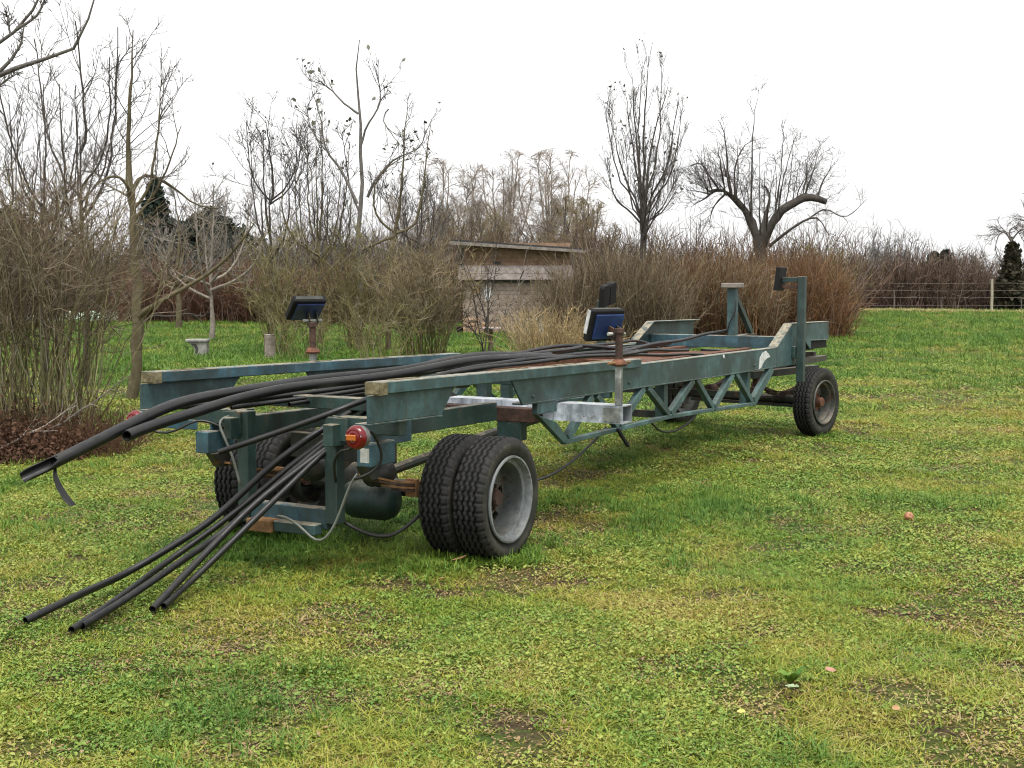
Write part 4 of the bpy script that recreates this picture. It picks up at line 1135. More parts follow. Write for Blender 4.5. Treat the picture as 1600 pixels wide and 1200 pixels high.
tree('gnarled_tree', at(605, Yg), Yg, 'gnarled bare tree with upright shoots on crooked low limbs, left of the shed', [
    ([(at(606, Yg), Yg, -.03), pt(607, 470, Yg), pt(612, 400, Yg), pt(620, 368, Yg)], .085, .06),
    ([pt(620, 370, Yg), pt(600, 376, Yg), pt(560, 392, Yg - .2), pt(520, 388, Yg - .3)], .04, .012),
    ([pt(618, 372, Yg), pt(625, 330, Yg), pt(630, 280, Yg), pt(634, 220, Yg), pt(640, 165, Yg)], .045, .006),
    ([pt(620, 365, Yg), pt(650, 350, Yg + .2), pt(662, 300, Yg + .2), pt(668, 240, Yg + .2), pt(676, 190, Yg + .2)], .042, .006),
    ([pt(620, 365, Yg), pt(590, 340, Yg), pt(588, 290, Yg), pt(610, 262, Yg), pt(640, 244, Yg)], .035, .008),
    ([pt(520, 388, Yg - .3), pt(508, 340, Yg - .3), pt(505, 280, Yg - .3)], .02, .006),
    ([pt(500, 400, Yg - .4), pt(492, 340, Yg - .4), pt(490, 280, Yg - .4), pt(478, 220, Yg - .4)], .02, .006),
    ([pt(612, 400, Yg), pt(590, 420, Yg - .3), pt(582, 450, Yg - .4)], .025, .01)],
    [dict(n=9, l0=.4, l1=1.3, r=.010, t0=.15, up=.16, wob=.14), dict(n=5, l0=.2, l1=.6, r=.007), dict(n=3, l0=.1, l1=.25, r=.0055)],
    M['bark_moss'], M['bark_dark'], leaves=(14, .13, M['greyleaf']), seed=42)
orchard_tree(655, 515, 40, 5.2, 'thin bare tree between the gnarled tree and the shed', 43, 1.3, .4, .07, 'bark_dark', 'bark_grey', 7, (8, 5, 3), rtw=.009)

# ---- olive willow stools in the middle
shrub('willow_stool', -5.55, 30.0, 'slim olive willow stool beside the small stump', 46, 3.2, .28, .13, M['twig_olive'], None, 7, (.3, .9), .009, 51, lvl2=2, tmin=.25, rt=.007, cat='bush')
shrub('willow_stool', -3.65, 31.0, 'olive willow stool between the left blue pad and the gnarled tree', 52, 3.0, .3, .15, M['twig_olive'], None, 7, (.3, .9), .009, 52, lvl2=2, tmin=.25, rt=.007, cat='bush')
shrub('willow_stool', -2.0, 29.0, 'broad olive willow bush just left of the shed', 105, 2.7, .5, .22, M['twig_olive'], M['twig_tan'], 8, (.3, .9), .0085, 53, lvl2=2, tmin=.25, rt=.007, cat='bush')
shrub('willow_stool', -4.6, 28.0, 'low sparse olive bush behind the left deck rail', 40, 1.6, .5, .25, M['twig_olive'], None, 5, (.2, .6), .008, 54, lvl2=2, rt=.006, cat='bush')
shrub('willow_stool', -2.75, 27.6, 'low sparse olive bush below the gnarled tree', 45, 1.5, .6, .25, M['twig_olive'], None, 5, (.2, .6), .008, 55, lvl2=2, rt=.006, cat='bush')
shrub('sapling', -.62, 28.5, 'spindly sapling standing in front of the shed\'s left corner', 7, 3.0, .08, .12, M['bark_dark'], None, 9, (.2, .7), .016, 56, lvl2=3, tmin=.2, rt=.007, cat='tree')
shrub('dry_reeds', .72, 26.5, 'clump of dry tan reeds right of the shed, behind the pipes', 420, 1.25, .62, .32, M['reed'], None, 1, (.15, .4), .006, 57, lvl2=0, tmin=.5, up=-.04, rt=.006, cat='reeds', K=6)
shrub('dry_reeds', 1.75, 27.2, 'smaller clump of pale reeds below the near blue pad', 200, .95, .5, .3, M['reed'], None, 1, (.15, .4), .006, 58, lvl2=0, tmin=.5, up=-.04, rt=.006, cat='reeds', K=6)

# ---- red-brown hedge across the left middle distance, and what stands behind it
thicket('hedge', -16.5, -9.4, 53, 55, 3.1, 1250, 'left stretch of the red-brown hedge, behind the pale orchard tree', M['twig_red'], 61, .22, 4, .020, tlen=(.4, 1.1), group='stretches of red-brown hedge')
thicket('hedge', -9.3, -1.6, 52, 54, 3.2, 1400, 'right stretch of the red-brown hedge, running up to the shed', M['twig_red'], 62, .22, 4, .020, tlen=(.4, 1.1), mtwig=M['twig_brown'], group='stretches of red-brown hedge')
thicket('hedge', -30, -16.7, 60, 63, 4.6, 1250, 'dark hedge at far left behind the shrubs', M['twig_plum'], 63, .25, 4, .022, tlen=(.5, 1.3), mtwig=M['bark_dark'])
thicket('hedge', -52, -30.3, 52, 58, 4.6, 1300, 'outermost dark hedge beyond the left shrubs, at the picture edge', M['twig_plum'], 64, .25, 4, .022, tlen=(.5, 1.3), mtwig=M['bark_dark'])
# bushes and trees behind
def round_tree(px, py_top, Y, w, label, seed, mc='twig_far', low=.16, n=(15, 10, 8, 4), name='round_crowned_tree', group='round-crowned trees on the skyline', r=.012):
    """distant bare tree: fan of limbs ending in a dense dome of twigs"""
    g = np.random.default_rng(seed)
    x = at(px, Y); h = CAM_H + (440 - py_top) * Y / 2000
    limbs = [([(x, Y, -.05), (x, Y, h * low), (x, Y, h * (low + .12))], .22, .15)]
    for i in range(n[0]):
        a = 2 * math.pi * i / n[0] + g.uniform(-.3, .3); s = w / 2 * math.sqrt(g.uniform(.03, 1.0))
        zt = h * (.95 - .45 * (s / (w / 2)) ** 2.2) * g.uniform(.93, 1.0)
        dx, dy = math.cos(a) * s, math.sin(a) * s
        limbs.append(([(x, Y, h * low * g.uniform(.9, 1.5)), (x + dx * .5, Y + dy * .5, h * low + (zt - h * low) * .35), (x + dx * .85, Y + dy * .85, h * low + (zt - h * low) * .7), (x + dx, Y + dy, zt)], .11, .025))
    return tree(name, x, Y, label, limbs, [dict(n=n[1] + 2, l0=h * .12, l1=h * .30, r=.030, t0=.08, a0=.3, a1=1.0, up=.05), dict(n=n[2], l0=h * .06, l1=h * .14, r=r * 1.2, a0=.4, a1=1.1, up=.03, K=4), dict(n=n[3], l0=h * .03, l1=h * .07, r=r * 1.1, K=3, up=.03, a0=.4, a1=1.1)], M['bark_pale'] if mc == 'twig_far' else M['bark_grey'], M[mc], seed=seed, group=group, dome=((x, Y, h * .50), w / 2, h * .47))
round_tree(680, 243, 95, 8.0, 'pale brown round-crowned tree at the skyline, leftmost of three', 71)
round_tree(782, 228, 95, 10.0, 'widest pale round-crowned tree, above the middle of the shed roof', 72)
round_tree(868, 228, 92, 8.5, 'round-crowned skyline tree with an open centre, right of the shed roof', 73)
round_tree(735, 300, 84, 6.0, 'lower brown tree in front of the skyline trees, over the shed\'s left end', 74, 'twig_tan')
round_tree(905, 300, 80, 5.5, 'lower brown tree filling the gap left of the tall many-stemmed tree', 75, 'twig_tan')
thicket('hedge', -14.5, 1.5, 66, 70, 6.0, 1300, 'tall brown thicket behind the red-brown hedge and the shed', M['twig_brown'], 76, .28, 5, .024, tlen=(.6, 1.6), cat='thicket')
thicket('hedge', 1.6, 17, 62, 66, 5.1, 1450, 'brown thicket behind the osier bed, under the pollard tree', M['twig_plum'], 77, .28, 5, .024, tlen=(.6, 1.5), cat='thicket', mtwig=M['twig_brown'])
thicket('thicket', -13.5, -2.6, 57, 60, 4.9, 620, 'loose dark brush just behind the red-brown hedge, left of the shed', M['bark_dark'], 78, .26, 7, .018, tlen=(.6, 1.7), cat='thicket', mtwig=M['bark_grey'])
thicket('thicket', 3.0, 8.5, 53, 55, 4.4, 420, 'loose dark brush round the foot of the tall many-stemmed tree', M['bark_dark'], 79, .28, 7, .016, tlen=(.6, 1.6), cat='thicket', mtwig=M['twig_brown'])
def conifer(px, py_top, Y, w, label, seed, name='conifer', mtl='needles', n=900, shape=1.0, base=.1):
    g = np.random.default_rng(seed)
    x = at(px, Y); h = CAM_H + (440 - py_top) * Y / 2000
    o = plant(name, x, Y, label, 'tree')
    build_limbs(o, 'trunk', [(np.array([[[x, Y, -.05], [x, Y, h * .5], [x, Y, h]]]), np.array([.16]), np.array([.02]), 6)], M['bark_dark'])
    t = g.uniform(base, 1, n); a = g.uniform(0, 6.28, n)
    rr = w / 2 * (1 - t ** (1.6 * shape)) * g.uniform(.75, 1.1, n) + .05
    p0 = np.stack([np.full(n, x), np.full(n, Y), h * t], 1)
    tip = p0 + np.stack([np.cos(a) * rr, np.sin(a) * rr, g.uniform(-.05, .22, n) * rr], 1)
    P = np.stack([p0, p0 * .45 + tip * .55, tip], 1)
    # flat sprays of needles along each branch
    k = 16
    idx = np.repeat(np.arange(n), k); s = g.uniform(.3, 1.05, n * k)[:, None]
    pos = p0[idx] * (1 - s) + tip[idx] * s + g.normal(0, .10, (n * k, 3))
    V, F = leafquads(pos, g.uniform(.18, .42, n * k), g, .3)
    build_limbs(o, 'branches', [(P, np.full(n, .02), np.full(n, .005), 3)], M['bark_dark'], smooth=False)
    npmesh('crown', local(o, V), F, M[mtl], o)
    return o
conifer(247, 285, 72, 4.4, 'dark green spruce peeping over the hedge left of the orchard', 81, n=420)
conifer(330, 330, 74, 7.5, 'broad dark evergreen mass behind the pale orchard tree', 82, n=620, shape=1.9, name='evergreen')
conifer(20, 330, 70, 7.0, 'dark evergreen at far left behind the shrubs', 83, n=500, shape=1.7, name='evergreen')
conifer(1456, 398, 86, 2.4, 'left one of two small dark conifers above the far thicket', 84, n=160, shape=1.2)
conifer(1474, 394, 87, 2.6, 'right one of two small dark conifers above the far thicket', 85, n=160, shape=1.2)

# ---- tall many-stemmed tree
Ym = 50.0
gm = np.random.default_rng(91)
ml = [([(at(1005, Ym), Ym, -.05), pt(1004, 400, Ym), pt(1003, 350, Ym), pt(1003, 318, Ym)], .15, .11)]
for (bx, by, mx, my, tx, ty, r) in ((1003, 320, 1003, 220, 1010, 95, .062), (1004, 325, 1018, 220, 1040, 140, .062), (1002, 330, 990, 200, 984, 120, .05), (1001, 335, 988, 240, 974, 150, .05), (1000, 340, 972, 270, 948, 175, .045), (1000, 345, 962, 270, 940, 160, .04),
                               (1006, 335, 1040, 260, 1056, 160, .05), (1006, 340, 1048, 270, 1062, 175, .045), (1003, 330, 995, 230, 1000, 110, .045), (1004, 330, 1026, 240, 1030, 120, .045), (1000, 350, 960, 310, 944, 250, .04), (1005, 352, 1035, 330, 1060, 290, .04), (1002, 350, 985, 320, 975, 230, .04)):
    dy = gm.uniform(-1, 1)
    ml.append(([pt(bx, by, Ym), pt((bx * .55 + mx * .45), by * .5 + my * .5, Ym + dy * .5), pt(mx, my, Ym + dy), pt(tx, ty, Ym + dy)], r, .010))
for i in range(9):
    b = gm.uniform(345, 395); t = gm.uniform(942, 1066); dy = gm.uniform(-1.6, 1.6); tp = gm.uniform(170, 300) + abs(t - 1005) * .6
    ml.append(([pt(1005 + gm.uniform(-5, 5), b, Ym), pt(1005 * .4 + t * .6, b * .55 + tp * .45, Ym + dy * .6), pt(t, tp, Ym + dy)], gm.uniform(.02, .035), .007))
tree('many_stemmed_tree', at(1005, Ym), Ym, 'tall bare tree with many upright stems and sparse leaf tufts, left of the pollard', ml,
     [dict(n=8, l0=.8, l1=2.2, r=.012, t0=.2, a0=.2, a1=.6, up=.2, wob=.1), dict(n=4, l0=.4, l1=1.0, r=.0085, a0=.2, a1=.7, up=.15), dict(n=2, l0=.15, l1=.4, r=.008)], M['bark_dark'], M['bark_grey'], leaves=(160, .15, M['greyleaf']), seed=92)
# ---- old pollard with its sawn-off limb
Yp = 52.0
gp = np.random.default_rng(93)
pl = [([(at(1192, Yp), Yp, -.05), pt(1190, 420, Yp), pt(1184, 385, Yp), pt(1184, 366, Yp)], .32, .24),
      ([pt(1188, 384, Yp), pt(1203, 352, Yp - .3), pt(1219, 330, Yp - .4), pt(1236, 319, Yp - .5), pt(1258, 309, Yp - .5), pt(1287, 317, Yp - .5)], .225, .12),
      ([pt(1184, 380, Yp), pt(1170, 345, Yp + .2), pt(1155, 322, Yp + .3), pt(1140, 308, Yp + .3), pt(1122, 298, Yp + .2), pt(1106, 302, Yp + .2)], .20, .07),
      ([pt(1186, 372, Yp), pt(1192, 340, Yp + .8), pt(1200, 312, Yp + 1.2), pt(1190, 290, Yp + 1.4)], .12, .03),
      ([pt(1200, 385, Yp - .5), pt(1225, 365, Yp - 1), pt(1255, 345, Yp - 1.2), pt(1275, 342, Yp - 1.2), pt(1292, 368, Yp - 1.2)], .075, .02),
      ([pt(1258, 345, Yp - 1.1), pt(1285, 328, Yp - 1.1), pt(1318, 340, Yp - 1.1), pt(1350, 312, Yp - 1.1)], .04, .01),
      ([pt(1122, 300, Yp), pt(1108, 280, Yp), pt(1092, 258, Yp), pt(1074, 262, Yp)], .06, .012),
      ([pt(1110, 303, Yp), pt(1098, 312, Yp), pt(1080, 322, Yp)], .045, .012),
      ([pt(1130, 305, Yp), pt(1112, 325, Yp), pt(1106, 350, Yp)], .04, .01),
      ([pt(1172, 345, Yp), pt(1171, 290, Yp), pt(1172, 200, Yp), pt(1180, 142, Yp)], .05, .007),
      ([pt(1140, 310, Yp), pt(1133, 260, Yp), pt(1128, 215, Yp), pt(1118, 192, Yp)], .06, .008),
      ([pt(1145, 312, Yp), pt(1145, 265, Yp), pt(1160, 230, Yp), pt(1190, 218, Yp)], .045, .008)]
for i in range(28):
    px = gp.uniform(1100, 1275)
    b = (px, float(np.interp(px, (1106, 1122, 1140, 1155, 1170, 1186, 1203, 1219, 1236, 1258, 1287), (303, 299, 309, 323, 346, 366, 353, 331, 320, 311, 317))) + 2)
    t = px + (px - 1185) * gp.uniform(.05, .55) + gp.uniform(-12, 12)
    top = gp.uniform(200, 285) + abs(px - 1190) * .22
    dy = gp.uniform(-1.2, 1.2)
    pl.append(([pt(*b, Yp + dy * .4), pt(px * .6 + t * .4 + gp.uniform(-4, 4), b[1] * .55 + top * .45, Yp + dy * .8), pt(t, top, Yp + dy)], gp.uniform(.025, .05), .007))
tree('pollard_tree', at(1192, Yp), Yp, 'old pollard with a thick trunk, a sawn-off right limb and a mop of shoots', pl,
     [dict(n=8, l0=.5, l1=1.9, r=.011, t0=.10, a0=.3, a1=1.2, up=.05, wob=.24), dict(n=5, l0=.2, l1=.9, r=.0085, a0=.4, a1=1.2, up=.04, wob=.25), dict(n=2, l0=.1, l1=.35, r=.0065)], M['bark_dark'], M['bark_grey'], seed=94, knob=.16)

# ---- osier bed behind the trailer, from tan to rust
thicket('osier_hedge', 1.3, 4.7, 35.5, 38, 3.2, 2300, 'tan-brown stretch of the osier hedge beside the shed, behind the near blue pad', M['twig_tan'], 101, .14, 3, .0105, tlen=(.3, .8), mtwig=M['twig_brown'], hmin=.5, group='stretches of osier hedge')
thicket('osier_hedge', 4.3, 7.6, 37, 39.5, 3.15, 2600, 'brown middle stretch of the osier hedge, behind the keel post', M['twig_rust'], 102, .14, 3, .0105, tlen=(.3, .8), mtwig=M['twig_tan'], hmin=.5, group='stretches of osier hedge')
thicket('osier_hedge', 7.1, 10.2, 38.5, 42, 3.15, 2900, 'rust-coloured right end of the osier hedge, under the pollard', M['twig_rust'], 103, .14, 3, .0105, tlen=(.3, .8), hmin=.45, group='stretches of osier hedge')
shrub('hedge_shoots', 10.0, 41.2, 'thin leafy shoots fringing the right end of the osier hedge', 90, 3.2, .7, .16, M['twig_olive'], None, 5, (.2, .6), .009, 104, lvl2=2, rt=.007, cat='bush')

thicket('bush_veil', .1, 2.3, 34.5, 36.5, 2.4, 150, 'thin veil of tan shoots in front of the shed\'s right half', M['twig_tan'], 105, .16, 5, .010, tlen=(.3, .8), mtwig=M['twig_brown'], cat='bush')
# ---- far right
thicket('far_thicket', 17.5, 30.5, 79, 83, 4.1, 1550, 'plum-brown thicket beyond the wire fence, left of the tall fence post', M['twig_plum'], 111, .22, 4, .028, tlen=(.6, 1.5), cat='thicket', mtwig=M['twig_brown'], group='thicket beyond the fence')
thicket('far_thicket', 30.5, 52, 79, 83, 3.8, 1600, 'plum-brown thicket beyond the fence, right of the tall post', M['twig_plum'], 112, .22, 4, .028, tlen=(.6, 1.5), cat='thicket', group='thicket beyond the fence')
for i, (px, py, Y, lab) in enumerate(((1362, 345, 82, 'tall thin shoots rising from the left end of the far thicket'), (1400, 358, 83, 'wind-leaned shoots over the far thicket, right of its tallest ones'), (1505, 385, 84, 'fine shoots over the far thicket right of the two conifers'))):
    shrub('tall_shoots', at(px, Y), Y, lab, 46, CAM_H + (440 - py) * Y / 2000, 1.3, .14, M['bark_grey'], None, 6, (.5, 1.4), .022, 113 + i, lvl2=2, tmin=.4, rt=.013, cat='bush')
iv = conifer(1578, 382, 78, 1.7, 'dark ivy-clad stump tree at the right edge beyond the fence', 121, 'ivy_clad_tree', 'ivy', 260, 1.3, .05)
Yw = 77.5
tree('weeping_tree', at(1576, Yw), Yw, 'drooping bare crown above the ivy-clad stump at the right edge', [
    ([(at(1576, Yw), Yw + 1.8, -.05), pt(1576, 400, Yw + 1.8), pt(1576, 372, Yw)], .16, .09),
    ([pt(1576, 378, Yw), pt(1566, 364, Yw), pt(1556, 368, Yw), pt(1550, 392, Yw)], .06, .015),
    ([pt(1576, 376, Yw), pt(1590, 360, Yw), pt(1604, 362, Yw), pt(1612, 390, Yw)], .06, .015),
    ([pt(1576, 376, Yw), pt(1572, 362, Yw), pt(1580, 356, Yw), pt(1592, 372, Yw)], .05, .015),
    ([pt(1612, 400, Yw), pt(1602, 350, Yw), pt(1594, 326, Yw), pt(1588, 312, Yw)], .06, .012)],
    [dict(n=10, l0=.8, l1=1.8, r=.022, up=-.12, a0=.4, a1=1.0, t0=.2), dict(n=7, l0=.4, l1=.9, r=.015, up=-.15), dict(n=3, l0=.2, l1=.5, r=.011)], M['bark_grey'], M['bark_grey'], seed=122)
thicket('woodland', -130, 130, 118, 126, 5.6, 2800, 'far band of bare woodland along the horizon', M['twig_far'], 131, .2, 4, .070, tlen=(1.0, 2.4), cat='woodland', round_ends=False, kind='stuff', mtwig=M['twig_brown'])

# ---- heap of dead brown weeds at the foot of the left shrubs
def dead_weeds():
    g = np.random.default_rng(141)
    n = 15000
    X = g.uniform(-7.4, -4.15, n); front = 12.15 + .30 * (X + 4.5) ** 2 * .35 + .25 * np.sin(3 * X)
    Y = front + np.abs(g.normal(0, .75, n))
    hh = .36 * np.exp(-((X + 5.2) / 1.6) ** 2) * np.clip((Y - front) * 2.4, .05, 1)
    Z = gz(X, Y) + np.abs(g.normal(0, .45, n)) * hh * 1.2 + .01
    V, F = leafquads(np.stack([X, Y, Z], 1), g.uniform(.02, .06, n), g)
    m = 1500
    X = g.uniform(-6.9, -3.85, m); Y = 12.5 + .30 * (X + 4.5) ** 2 * .35 + np.abs(g.normal(0, .5, m))
    P = strands(np.stack([X, Y, gz(X, Y)], 1), np.stack([g.normal(0, .5, m), g.normal(0, .5, m), np.ones(m)], 1), g.uniform(.2, .65, m), 5, .25, -.02, g)
    V2, F2 = tubes(P, np.full(m, .004), np.full(m, .002), 3)
    V, F = join((V, F), (V2, F2))
    tag(npmesh('dead_weeds', V, F, M['deadleaf']), 'dark brown heap of dead weeds and leaves under the left shrubs', 'weeds', kind='stuff')
dead_weeds()
for i, (x0, y0, z0, x1, y1, z1, lab) in enumerate(((-5.0, 12.5, .02, -3.85, 12.9, .78, 'pale fallen stem leaning up right, over the dead weeds under the shrubs'), (-5.15, 12.4, .02, -4.3, 12.6, .50, 'shorter pale fallen stem crossing below the longer one'))):
    g = np.random.default_rng(150 + i)
    o = plant('fallen_branch', x0, y0, lab, 'branch')
    P = poly((x0, y0, z0), ((x0 + x1) / 2, (y0 + y1) / 2, (z0 + z1) / 2 - .03), (x1, y1, z1), K=10, wob=.012, g=g)[None]
    Q = sprout(P, 7, .3, .95, .4, .8, .15, .45, 4, .2, .05, g)
    build_limbs(o, 'stem', [(P, np.array([.014]), np.array([.005]), 5)], M['bark_pale'])
    for q in Q:
        build_limbs(o, 'twig', [(q[None], np.array([.005]), np.array([.002]), 3)], M['bark_pale'])

# ------------------------------------------------------------------ shed
SX, SY = at(722, 43), 43.0
sh = empty('wooden_shed', (SX, SY, float(gz(np.array(SX), np.array(SY)))), 0, 'small weathered wooden shed with a dark flat roof among the bushes', 'shed')
W, D = 3.65, 3.0
MB().box(.06, W - .06, .06, D, 0, 2.98).build('wall_core', M['grain'], sh)
g = np.random.default_rng(161)
z = .05
while z < 1.66:                                       # grey boards of the lower wall
    MB().box(.02 + g.uniform(0, .02), W - .02, g.uniform(.018, .03), .058, z, z + .118).build('plank', M['shed_grey'], sh)
    z += .126
for k, zz in enumerate((1.80, 2.02)):                 # two pale projecting boards
    MB().box(-.12, W + .1, -.20 + .03 * k, -.165 + .03 * k, zz, zz + .205).build('plank', M['plank_grey'], sh)
MB().box(-.10, W + .08, -.164, .057, 1.76, 1.79).build('ledge', M['roof'], sh)
MB().box(-.10, W + .08, -.13, .057, 2.23, 2.27).build('ledge', M['plank_grey'], sh)
z = 2.28
while z < 2.92:                                       # brown boards under the eaves
    MB().box(.03, W - .02, g.uniform(.02, .034), .058, z, z + .118).build('plank', M['plank_brown'], sh)
    z += .126
z = .05
while z < 2.9:
    MB().box(.02, .058, .08, D - .05, z, z + .118).build('plank', M['shed_grey'], sh)
    z += .126
MB().hexa([(-.38, -.40, 3.06), (W + .5, -.40, 2.76), (W + .5, D + .3, 2.86), (-.38, D + .3, 3.16), (-.38, -.40, 3.13), (W + .5, -.40, 2.83), (W + .5, D + .3, 2.93), (-.38, D + .3, 3.23)]).build('roof', M['roof'], sh)
MB().hexa([(-.38, -.44, 2.96), (W + .5, -.44, 2.68), (W + .5, -.402, 2.68), (-.38, -.402, 2.96), (-.38, -.44, 3.07), (W + .5, -.44, 2.77), (W + .5, -.402, 2.77), (-.38, -.402, 3.07)]).build('fascia', M['grain'], sh)
MB().tube([(.0, -.25, 2.9), (.0, .1, 2.9)], .07, 10).build('beam_end', M['plank_grey'], sh)
MB().box(-.02, .05, -.20, -.13, 2.27, 2.84).build('corner_post', M['roof'], sh)
MB().lathe([(.0, -.05), (.07, -.045), (.09, 0)], 16, 'y').xf(Matrix.Translation((.38, .0, 2.62))).build('wall_lamp', M['reed'], sh)
sg = MB().box(.33, .60, -.02, .005, 1.32, 1.60).build('picture_frame', M['plank_brown'], sh)
MB().box(.37, .56, -.026, -.021, 1.36, 1.56).build('picture', M['reed'], sh)
MB().prism([(.76, 1.06), (.92, 1.12), (.99, 1.30), (.97, 1.56), (.82, 1.60), (.74, 1.42)], -.02, -.005).build('white_sheet', M['white'], sh)
MB().box(1.05, 1.3, -.03, -.004, 2.33, 2.40).build('vent', M['roof'], sh)
# firewood in front
for i, (x0, lab, n) in enumerate(((SX + .30, 'left stack of split orange-brown logs at the shed\'s foot', 16), (SX + .92, 'right stack of paler split logs at the shed\'s foot', 12))):
    o = plant('log_stack', x0, SY - .45, lab, 'firewood')
    for k in range(n):
        q = k % 4; row = k // 4
        b = MB(); c = random.uniform(.055, .075); a0 = random.uniform(0, 6)
        b.prism([(q * .145 + c * math.cos(a0 + t) * (1 if j % 2 else .8) - .2, .075 + row * .135 + c * math.sin(a0 + t)) for j, t in enumerate((0, 1.1, 2.2, 3.4, 4.6, 5.5))], -.18 + random.uniform(-.03, .03), .2)
        b.build('log', M['logs'], o)
o = plant('dark_bucket', SX - .05, SY - .5, 'small black bucket left of the log stacks by the shed', 'bucket')
MB().lathe([(.0, 0), (.10, 0), (.13, .26), (.12, .26), (.095, .02), (.0, .02)], 16, 'z').build('bucket_body', M['blackpad'], o)
MB().tube(smooth_path([(-.125, 0, .25), (-.08, 0, .34), (0, 0, .37), (.08, 0, .34), (.125, 0, .25)], .04), .006, 5).build('handle', M['grimy'], o)
o = plant('pale_board', SX + 2.3, SY - 1.2, 'grey weathered sheet leaning in the weeds before the shed', 'sheet')
MB().hexa([(-.5, 0, 0), (.5, .1, 0), (.5, .13, 0), (-.5, .03, 0), (-.5, .15, .55), (.5, .25, .62), (.5, .28, .62), (-.5, .18, .55)]).build('sheet_metal', M['galv_dull'], o)

# ------------------------------------------------------------------ small things on the grass
bx, by = -7.2, 29.4
o = plant('stone_bench', bx, by, 'small carved stone bench end with a pale slab top on the lawn', 'bench')
MB().box(-.27, .24, -.17, .17, .375, .435).build('seat_slab', M['stone'], o, bevel=.012)
prof = [(-.15, 0), (.19, 0), (.205, .12), (.21, .374), (-.245, .374), (-.20, .335), (-.11, .28), (-.075, .20), (-.09, .10), (-.15, .03)]
MB().prism(prof, -.125, .125).build('curved_support', M['stone'], o, bevel=.01)
MB().prism([(-.11, .04), (-.05, .05), (.0, .12), (.02, .20), (.0, .28), (-.06, .335), (-.16, .335), (-.085, .28), (-.045, .20), (-.06, .12)], -.1275, -.122).build('recess_shade', M['stone_in'], o)  # flat dark crescent, the shade of the hollow put into its colour

o = plant('cut_stump', at(421, 28.7), 28.7, 'grey sawn tree stump among the olive stems', 'stump')
MB().tube([(0, 0, -.03), (.01, 0, .1), (0, .01, .3), (.01, 0, .555)], [.15, .125, .115, .12], 14).build('stump_wood', M['bark_pale'], o)
MB().lathe([(.0, .558), (.10, .558), (.115, .556)], 14, 'z').xf(Matrix.Translation((.01, 0, 0))).build('sawn_top', M['stone'], o)

o = plant('bird_table', at(767, 30.5), 30.5, 'low wooden bird table with a pale board top in front of the shed', 'table')
MB().box(-.045, .045, -.045, .045, 0, .60).build('post', M['bark_moss'], o)
MB().box(-.21, .24, -.18, .18, .602, .632).build('board', M['plank_grey'], o, bevel=.004)
MB().bar((0, 0, .35), (-.14, 0, .60), .03, .03).build('brace', M['bark_moss'], o)

o = plant('twisted_branch', at(270, 49), 49, 'black crooked branch lying low between the orchard trunks', 'branch')
g = np.random.default_rng(171)
for q in (((-1.2, 0, .12), (-.7, .05, .42), (-.2, 0, .36), (.35, .05, .50), (.8, 0, .42), (1.15, .1, .12)), ((.2, 0, .48), (.4, -.1, .2), (.3, -.1, -.02)), ((.75, 0, .44), (1.1, .1, .40), (1.5, 0, .55))):
    MB().tube(poly(*q, K=12, wob=.03, g=g), [.055, .05, .05, .045, .045, .04, .04, .035, .03, .03, .025, .02], 6).build('limb', M['bark_dark'], o)
o = plant('garden_net', -17.2, 56, 'pale green netting spread low over beds behind the left shrubs', 'netting')
nx_, ny_ = 60, 8
vs = [(-5.5 + 9.5 * i / nx_, -1.2 + 2.4 * j / ny_, .04 + .42 * math.sin(math.pi * j / ny_) ** .6 * (.75 + .25 * abs(math.sin(i * .52))) + .02 * math.sin(i * 1.7 + j)) for i in range(nx_ + 1) for j in range(ny_ + 1)]
b = MB().add(vs, [(i * (ny_ + 1) + j, i * (ny_ + 1) + j + 1, (i + 1) * (ny_ + 1) + j + 1, (i + 1) * (ny_ + 1) + j) for i in range(nx_) for j in range(ny_)])
M['net'] = simple('pale_net', (.22, .29, .20), .9, var=.4, scale=2.5, c2=(.30, .36, .28))
b.build('net_sheet', M['net'], o, smooth=True)
for i in range(9):
    MB().tube([(-5.4 + 1.17 * i, -1.22, -.02), (-5.4 + 1.17 * i, -1.0, .34), (-5.4 + 1.17 * i, 0, .49), (-5.4 + 1.17 * i, 1.0, .34), (-5.4 + 1.17 * i, 1.22, -.02)], .012, 5).build('hoop', M['grimy'], o)
o = plant('plastic_crate', -12.4, 32.8, 'low dark plastic tub lying in the grass behind the left shrubs', 'tub')
MB().hexa([(-.16, -.12, 0), (.16, -.12, 0), (.16, .12, 0), (-.16, .12, 0), (-.19, -.15, .13), (.19, -.15, .13), (.19, .15, .13), (-.19, .15, .13)]).build('tub_body', M['blackpad'], o, bevel=.01)
MB().tube([(.1, -.1, .11), (.26, -.13, .20)], .012, 6).build('tub_handle', M['blackpad'], o)

ax, ay = 2.90, 9.27
o = plant('fallen_apple', ax, ay, 'single orange-brown apple lying in the grass at right', 'apple')
MB().lathe([(.0, .060), (.008, .062), (.020, .066), (.032, .060), (.039, .046), (.040, .032), (.034, .014), (.022, .004), (.0, .002)], 18, 'z').xf(Matrix.Translation((0, 0, .010)) @ Matrix.Rotation(.9, 4, 'X') @ Matrix.Scale(.85, 4)).build('apple_flesh', M['apple'], o, smooth=True)
MB().tube([(.0, -.045, .045), (.006, -.058, .052)], .002, 5).build('stalk', M['bark_dark'], o)

